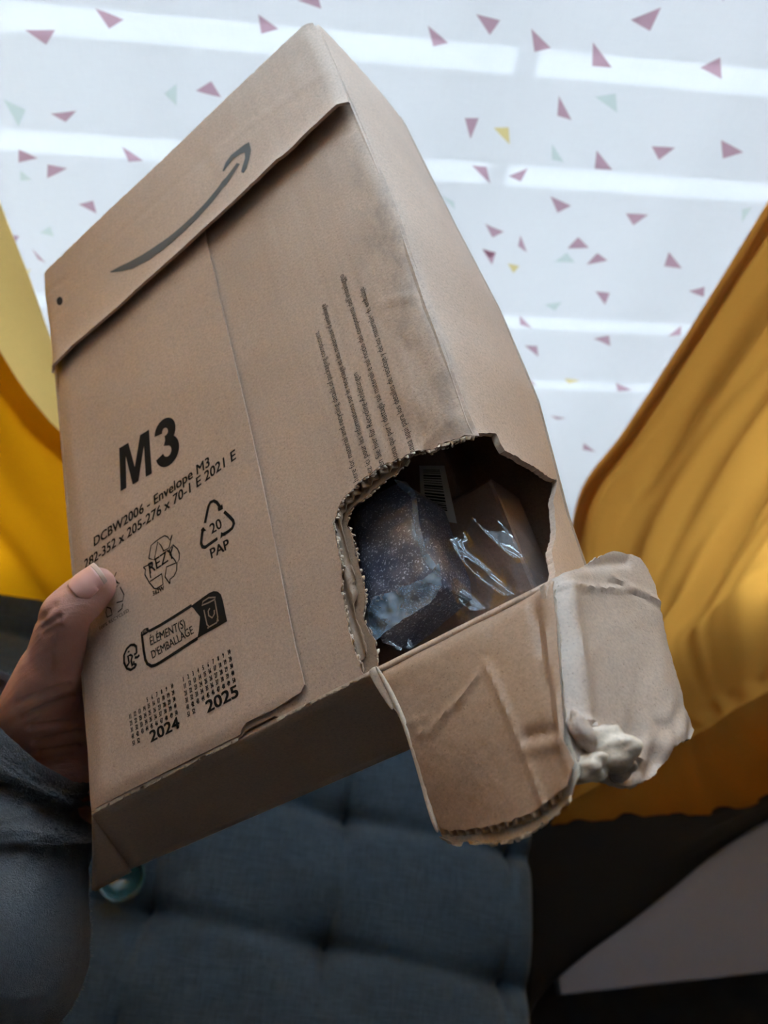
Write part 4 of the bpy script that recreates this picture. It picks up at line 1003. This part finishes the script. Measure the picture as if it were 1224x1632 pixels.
# kraft carton with a barcode label behind the film
inner = empty('inner_carton', BOXM); prop(inner, 'brown inner carton with a barcode label behind clear film inside the parcel', 'carton')
ck = cardboard('smooth_brown_carton', (.26, .165, .125), stain=False, flute=0)
ZI = -.036
cp = [tuple(U(*p, ZI).xy) for p in ((640, 740), (700, 738), (770, 900), (830, 940), (760, 1010), (600, 1060), (590, 930))]
y0i, y1i = .006, .115
bm = bmesh.new(); box(bm, (.118, .004, -.062), (.190, .060, ZI), .0015); from_bm('carton_body', bm, ck, inner)
bm = bmesh.new(); box(bm, (.118, .0605, -.062), (.176, .150, ZI - .002), .0015); from_bm('carton_lid', bm, ck, inner)
lm = plain('white_label_paper', (.62, .60, .60), .5)
lab = [U(*p, ZI + .0003) for p in ((668, 742), (708, 742), (728, 834), (672, 824))]
lb = mesh('barcode_label', [tuple(p) for p in lab] + [(p.x, p.y, p.z - .0002) for p in lab], [(3, 2, 1, 0), (4, 5, 6, 7)], lm, inner)
V = []; F = []; rnd = random.Random(2); q = 0.08
A, B, C, D = [Vector(p) for p in lab]
while q < .80:
    wq = rnd.choice((.012, .02, .035)); b = len(V)
    for s, t_ in ((.15, q), (.8, q), (.8, q + wq), (.15, q + wq)): p = A.lerp(B, s).lerp(D.lerp(C, s), t_); V.append((p.x, p.y, p.z + .0002))
    F.append((b + 3, b + 2, b + 1, b)); q += wq + rnd.choice((.015, .02, .03))
mesh('barcode', V, F, M['ink'], lb)
# crumpled clear film
fm_ = empty('clear_film', BOXM); prop(fm_, 'crumpled clear plastic film bulging inside the torn corner', 'plastic film')
flp = [tuple(U(*p, -.02).xy) for p in ((610, 1035), (680, 960), (705, 900), (735, 850), (775, 820), (835, 850), (870, 890), (885, 930), (800, 960), (700, 1010), (640, 1040))]
def ffilm(x, y, o):
    v = Vector((x * 62 + y * 30, y * 14 - x * 16, 3)); r1 = 1 - abs(noise.noise(v)) * 2
    return (x, y, -.022 + .007 * max(0, r1) ** 2.2 + .0012 * noise.noise(v * 2.4) + o)
sheet('film_sheet', flp, ffilm, 0, film, fm_, grid=.0009, edge=.0009)
def ffilm2(x, y, o):
    v = Vector((x * 55 - y * 25, y * 22 + x * 12, 9)); r1 = 1 - abs(noise.noise(v)) * 2
    return (x, y, -.016 + .005 * max(0, r1) ** 2.2 + .0006 * noise.noise(v * 3) + o)
flp2 = [tuple(U(*p, -.014).xy) for p in ((700, 965), (735, 930), (780, 905), (835, 900), (878, 925), (870, 935), (810, 960), (745, 990))]
sheet('film_fold', flp2, ffilm2, 0, film, fm_, grid=.0008, edge=.0008)

# ================================================================== HAND, FOREARM AND SLEEVE
skin, n, out = nt('skin'); L = n.links
b = N(n, 'ShaderNodeBsdfPrincipled'); L.new(b.outputs[0], out.inputs[0])
t1 = noi(n, coords(n), 45, 4, .6); r = ramp(n, t1.outputs['Fac'], [(.3, (.56, .29, .235)), (.7, (.68, .37, .30))]); L.new(r.outputs[0], b.inputs['Base Color'])
b.inputs['Roughness'].default_value = .5; b.inputs['Subsurface Weight'].default_value = .12; b.inputs['Subsurface Radius'].default_value = (.006, .002, .001); b.inputs['Subsurface Scale'].default_value = .6
w1 = noi(n, coords(n, (14, 260, 60)), 1.3, 3, .55); t2 = noi(n, coords(n), 1400, 2, .5)
ad = N(n, 'ShaderNodeMath', operation='MULTIPLY_ADD'); L.new(t2.outputs['Fac'], ad.inputs[0]); ad.inputs[1].default_value = .25; L.new(w1.outputs['Fac'], ad.inputs[2])
bp = N(n, 'ShaderNodeBump'); bp.inputs['Strength'].default_value = .35; bp.inputs['Distance'].default_value = .0012; L.new(ad.outputs[0], bp.inputs['Height']); L.new(bp.outputs[0], b.inputs['Normal'])

bm = bmesh.new()
def cap(a, b, ra, rb, flat=None):
    a, b = Vector(a), Vector(b); n_ = max(2, int((b - a).length / (min(ra, rb) * .28)))
    for i in range(n_ + 1):
        t_ = i / n_; r_ = ra + (rb - ra) * t_
        g = bmesh.ops.create_icosphere(bm, subdivisions=2, radius=r_)
        for v in g['verts']: v.co += a.lerp(b, t_)
TIP = U(154, 934, .0104); IP = U(104, 978, .0165); MCP = U(84, 1066, .004); WR = U(70, 1230, -.030)
cap(IP, IP.lerp(TIP, .55), .0104, .0102); cap(IP.lerp(TIP, .55), TIP, .0102, .0086)
cap(MCP, IP, .0128, .0103); cap(WR + Vector((.004, .012, .012)), MCP, .0205, .0145)
kn = [Vector((-.036, .112, -.079)), Vector((-.038, .092, -.086)), Vector((-.042, .072, -.086)), Vector((-.048, .054, -.080))]
for i, k in enumerate(kn):
    cap(WR + Vector((.004, -.006 * i + .006, -.006 * i)), k, .0155, .0105)
    if i < 3: cap(k, kn[i + 1], .0105, .0105)
cap(MCP, kn[0], .0115, .0100); cap(MCP.lerp(WR, .4), kn[1], .0135, .0115); cap(MCP.lerp(WR, .6), kn[2], .0135, .0115)
FL = [(.043, .026, .021), (.047, .029, .022), (.044, .027, .022), (.034, .021, .019)]
for i, k in enumerate(kn):
    rf = (.0088, .0092, .0087, .0077)[i]
    zb = -.0725 - rf - (.003 if i == 0 else 0)
    a = math.asin(min(1, max(-1, (zb - .004 - k.z) / FL[i][0])))
    p1 = k + Vector((cos(a) * FL[i][0], .004 - .002 * i, sin(a) * FL[i][0]))
    p2 = p1 + Vector((FL[i][1] * .98, .003 - .001 * i, .003)); p3 = p2 + Vector((FL[i][2] * .97, .001, .001))
    cap(k, p1, rf * 1.15, rf * 1.03); cap(p1, p2, rf * 1.03, rf * .94); cap(p2, p3, rf * .94, rf * .78)
EL = BOXI @ wdep(-330, 2000, .40)
cap(WR, WR.lerp(EL, .3), .027, .031); cap(WR.lerp(EL, .3), EL, .031, .042)
me = bpy.data.meshes.new('hand_raw'); bm.to_mesh(me); bm.free()
raw = bpy.data.objects.new('raw', me); COL.objects.link(raw)
rm = raw.modifiers.new('r', 'REMESH'); rm.mode = 'VOXEL'; rm.voxel_size = .0012
smo = raw.modifiers.new('s', 'SMOOTH'); smo.iterations = 18; smo.factor = .6
dg = bpy.context.evaluated_depsgraph_get(); dg.update(); hm = bpy.data.meshes.new_from_object(raw.evaluated_get(dg)); bpy.data.objects.remove(raw)
# creases: knuckle folds and palm lines
creases = [(U(62, 990, .022), U(86, 965, .026), .0006), (U(66, 1003, .022), U(92, 985, .026), .0007), (U(72, 1012, .02), U(96, 1000, .024), .0005),
           (U(30, 1120, .01), U(110, 1092, -.01), .0009), (U(40, 1142, .008), U(118, 1112, -.012), .0008), (U(48, 1160, .005), U(122, 1150, -.015), .0008), (U(55, 1185, 0), U(125, 1168, -.018), .0008), (U(62, 1200, 0), U(125, 1190, -.02), .0006)]
def seg3(p, a, b):
    ab = b - a; t_ = max(0, min(1, (p - a).dot(ab) / ab.length_squared)); return (p - a - ab * t_)
CRD = [((a - CL).normalized(), (b - CL).normalized(), h) for a, b, h in creases]
CRD = [(a, b, (a + b) / 2, (a - b).length / 2 + .015, h) for a, b, h in CRD]
for v in hm.vertices:
    # a fold is measured across the line of sight so that it runs over the whole surface
    if v.co.z < -.06: continue
    d0 = v.co - CL; rr_ = d0.length; dn = d0 / rr_
    for a, b, m_, lim, h in CRD:
        if (dn - m_).length > lim: continue
        dd = seg3(v.co, CL + a * rr_, CL + b * rr_).length
        if dd < .004: v.co -= v.normal * h * 1.9 * exp(-(dd / .0011) ** 2)
for m_ in [skin]: hm.materials.append(m_)
for p in hm.polygons: p.use_smooth = True
hm.name = 'person'
person = bpy.data.objects.new('person', hm); COL.objects.link(person); person.matrix_world = BOXM
prop(person, 'left hand and forearm of a person gripping the parcel, thumb on its face', 'person')
# thumbnail
axd = (TIP - IP).normalized(); toc = (CL - TIP).normalized(); upl = (U(140, 905, .011) - U(150, 945, .011)).normalized()
vd = (toc * .86 + upl * .50); vd = (vd - axd * vd.dot(axd)).normalized(); sd_ = axd.cross(vd).normalized()
nail_m, n, out = nt('nail'); b = N(n, 'ShaderNodeBsdfPrincipled'); n.links.new(b.outputs[0], out.inputs[0]); b.inputs['Base Color'].default_value = (.74, .40, .35, 1); b.inputs['Roughness'].default_value = .3; b.inputs['Coat Weight'].default_value = .3
tipm = plain('nail_tip', (.76, .55, .45), .35)
nc = TIP - axd * .0005
def fn(u, v):
    s = -.0068 + .0138 * v; wid = radians(50) * (1 - .12 * v) * math.sqrt(max(.0, 1 - max(0, (.30 - v) / .34) ** 2)); ph = (u * 2 - 1) * wid
    r_ = .0101 - .0016 * max(0, v - .4); rr_ = r_ - .0008 * (abs(u * 2 - 1) ** 3)
    e = .0012 * (u * 2 - 1) ** 2 * (1 if v > .6 else 0)
    return nc + axd * (s - e) + vd * (rr_ * cos(ph)) + sd_ * (rr_ * sin(ph) * .92)
def offs(L_): return L_
na = gridmesh('thumbnail', lambda u, v: fn(u, v * .86), 16, 14, nail_m, person, True, .0006); na['label'] = 'pink thumbnail'
nb = gridmesh('nail_tip', lambda u, v: fn(u, .86 + v * .14), 16, 4, tipm, na, True, .0006); nb['label'] = 'whitish nail edge'

# sleeve
slm, n, out = nt('blue_grey_fleece'); L = n.links
b = N(n, 'ShaderNodeBsdfPrincipled'); L.new(b.outputs[0], out.inputs[0]); b.inputs['Roughness'].default_value = .95; b.inputs['Specular IOR Level'].default_value = .1; b.inputs['Sheen Weight'].default_value = .35; b.inputs['Sheen Roughness'].default_value = .5
t1 = noi(n, coords(n), 420, 5, .75); r = ramp(n, t1.outputs['Fac'], [(.3, (.085, .105, .14)), (.72, (.175, .21, .265))]); L.new(r.outputs[0], b.inputs['Base Color'])
t2 = noi(n, coords(n), 1500, 3, .8); bp = N(n, 'ShaderNodeBump'); bp.inputs['Strength'].default_value = 1.0; bp.inputs['Distance'].default_value = .004; L.new(t2.outputs['Fac'], bp.inputs['Height']); L.new(bp.outputs[0], b.inputs['Normal'])
spath = [BOXI @ wdep(*p) for p in ((44, 1160, .366), (20, 1184, .364), (-14, 1238, .358), (-40, 1335, .350), (-62, 1470, .338), (-145, 1625, .335), (-260, 1830, .35), (-400, 2060, .38))]
srad = [.0405, .042, .0435, .0485, .055, .057, .06, .062]
NS, NR = 190, 110
def fsl(u, v, inner=False):
    t_ = v; p = catmull(spath, t_); q = catmull(spath, min(1, t_ + .01)); q0 = catmull(spath, max(0, t_ - .01)); t3 = (q - q0).normalized()
    # cuff plane tilts with the opening
    n1 = t3.cross(Vector((0, 0, 1))).normalized(); n2 = t3.cross(n1).normalized(); an = u * 2 * pi
    rad = catmull([Vector((r_, 0, 0)) for r_ in srad], t_).x
    d = n1 * cos(an) + n2 * sin(an); s = t_ * 7
    fold = .0040 * sin(s * 5.2 + 1.1 * sin(an * 2 + .5) + .8 * cos(an)) * min(1, max(0, (s - .75) * 1.2)) + .0035 * noise.noise(Vector((cos(an) * 2.2, sin(an) * 2.2, s * 1.4)))
    fold += .0016 * noise.noise(Vector((cos(an) * 7, sin(an) * 7, s * 6)))
    fold += .0022 * exp(-((s - .25) / .22) ** 2) - .0030 * exp(-((s - .68) / .07) ** 2) + .0005 * noise.noise(Vector((cos(an) * 26, sin(an) * 26, s * 22)))
    return p + d * (rad + fold)
sleeve = gridmesh('sleeve', fsl, NR * 2, NS * 2, slm, person, True); sleeve['label'] = 'thick blue-grey fleece sleeve'
SLV = [v.co.copy() for v in sleeve.data.vertices]; SNU = NR * 2; SNV = NS * 2
def sl_p(u, v):
    x = u * SNU; y = v * SNV; i = min(SNU - 1, int(x)); j = min(SNV - 1, int(y)); fx, fy = x - i, y - j; w_ = SNU + 1
    return SLV[j * w_ + i].lerp(SLV[j * w_ + i + 1], fx).lerp(SLV[(j + 1) * w_ + i].lerp(SLV[(j + 1) * w_ + i + 1], fx), fy)
def fin(u, v):
    k = v; p = Vector(fsl(u, .0)); c = spath[0]; t3 = (spath[1] - spath[0]).normalized(); rd = (p - c); 
    if k < .4: a = k / .4 * pi; return c + rd * (1 - .045 * (1 - cos(a))) - t3 * .0035 * sin(a)
    g = (k - .4) / .6; q = Vector(fsl(u, .12 * g)); cc = catmull(spath, .12 * g); return cc + (q - cc) * .90
cf = gridmesh('cuff_lining', fin, NR * 2, 20, slm, person, True)

# short raised fibres of the fleece
rf_ = random.Random(12); V = []; F = []
for _ in range(24000):
    u_, v_ = rf_.random(), rf_.random() * .80; p = Vector(sl_p(u_, v_)); c_ = catmull(spath, v_); nr_ = (p - c_).normalized()
    d_ = (nr_ + Vector((rf_.uniform(-1, 1), rf_.uniform(-1, 1), rf_.uniform(-1, 1))) * .75).normalized(); L_ = rf_.uniform(.0010, .0026)
    s_ = d_.cross(nr_); s_ = (s_.normalized() if s_.length > 1e-4 else Vector((1, 0, 0))) * .00016; b = len(V)
    V += [p - s_ - nr_ * .0003, p + s_ - nr_ * .0003, p + d_ * L_]; F.append((b, b + 1, b + 2))
o = mesh('fleece_pile', V, F, slm, sleeve); o['kind'] = 'stuff'

# small glossy teal glass dish lying on the sofa behind the parcel's lower corner
gm = plain('teal_glazed_ceramic', (.02, .075, .085), .08, coat=1.0)
c = wat(196, 1400, 2, ZS + .03); dish = empty('small_bowl', loc=(c.x, c.y, ZS + .012)); prop(dish, 'small glossy teal bowl on the sofa by the sleeve', 'bowl')
prof = [(.0, .0), (.012, .0), (.020, .006), (.0245, .016), (.026, .026), (.0245, .0265), (.0225, .017), (.018, .009), (.0, .004)]
V = []; F = []; K = 48
for j, (r_, z) in enumerate(prof):
    for i in range(K): V.append((r_ * cos(2 * pi * i / K), r_ * sin(2 * pi * i / K), z))
for j in range(len(prof) - 1):
    for i in range(K): F.append((j * K + i, j * K + (i + 1) % K, (j + 1) * K + (i + 1) % K, (j + 1) * K + i))
mesh('bowl_body', V, F, gm, dish, True)
bm = bmesh.new(); g = bmesh.ops.create_cone(bm, cap_ends=True, segments=32, radius1=.0115, radius2=.0115, depth=.003)
from_bm('foot_ring', bm, gm, dish)
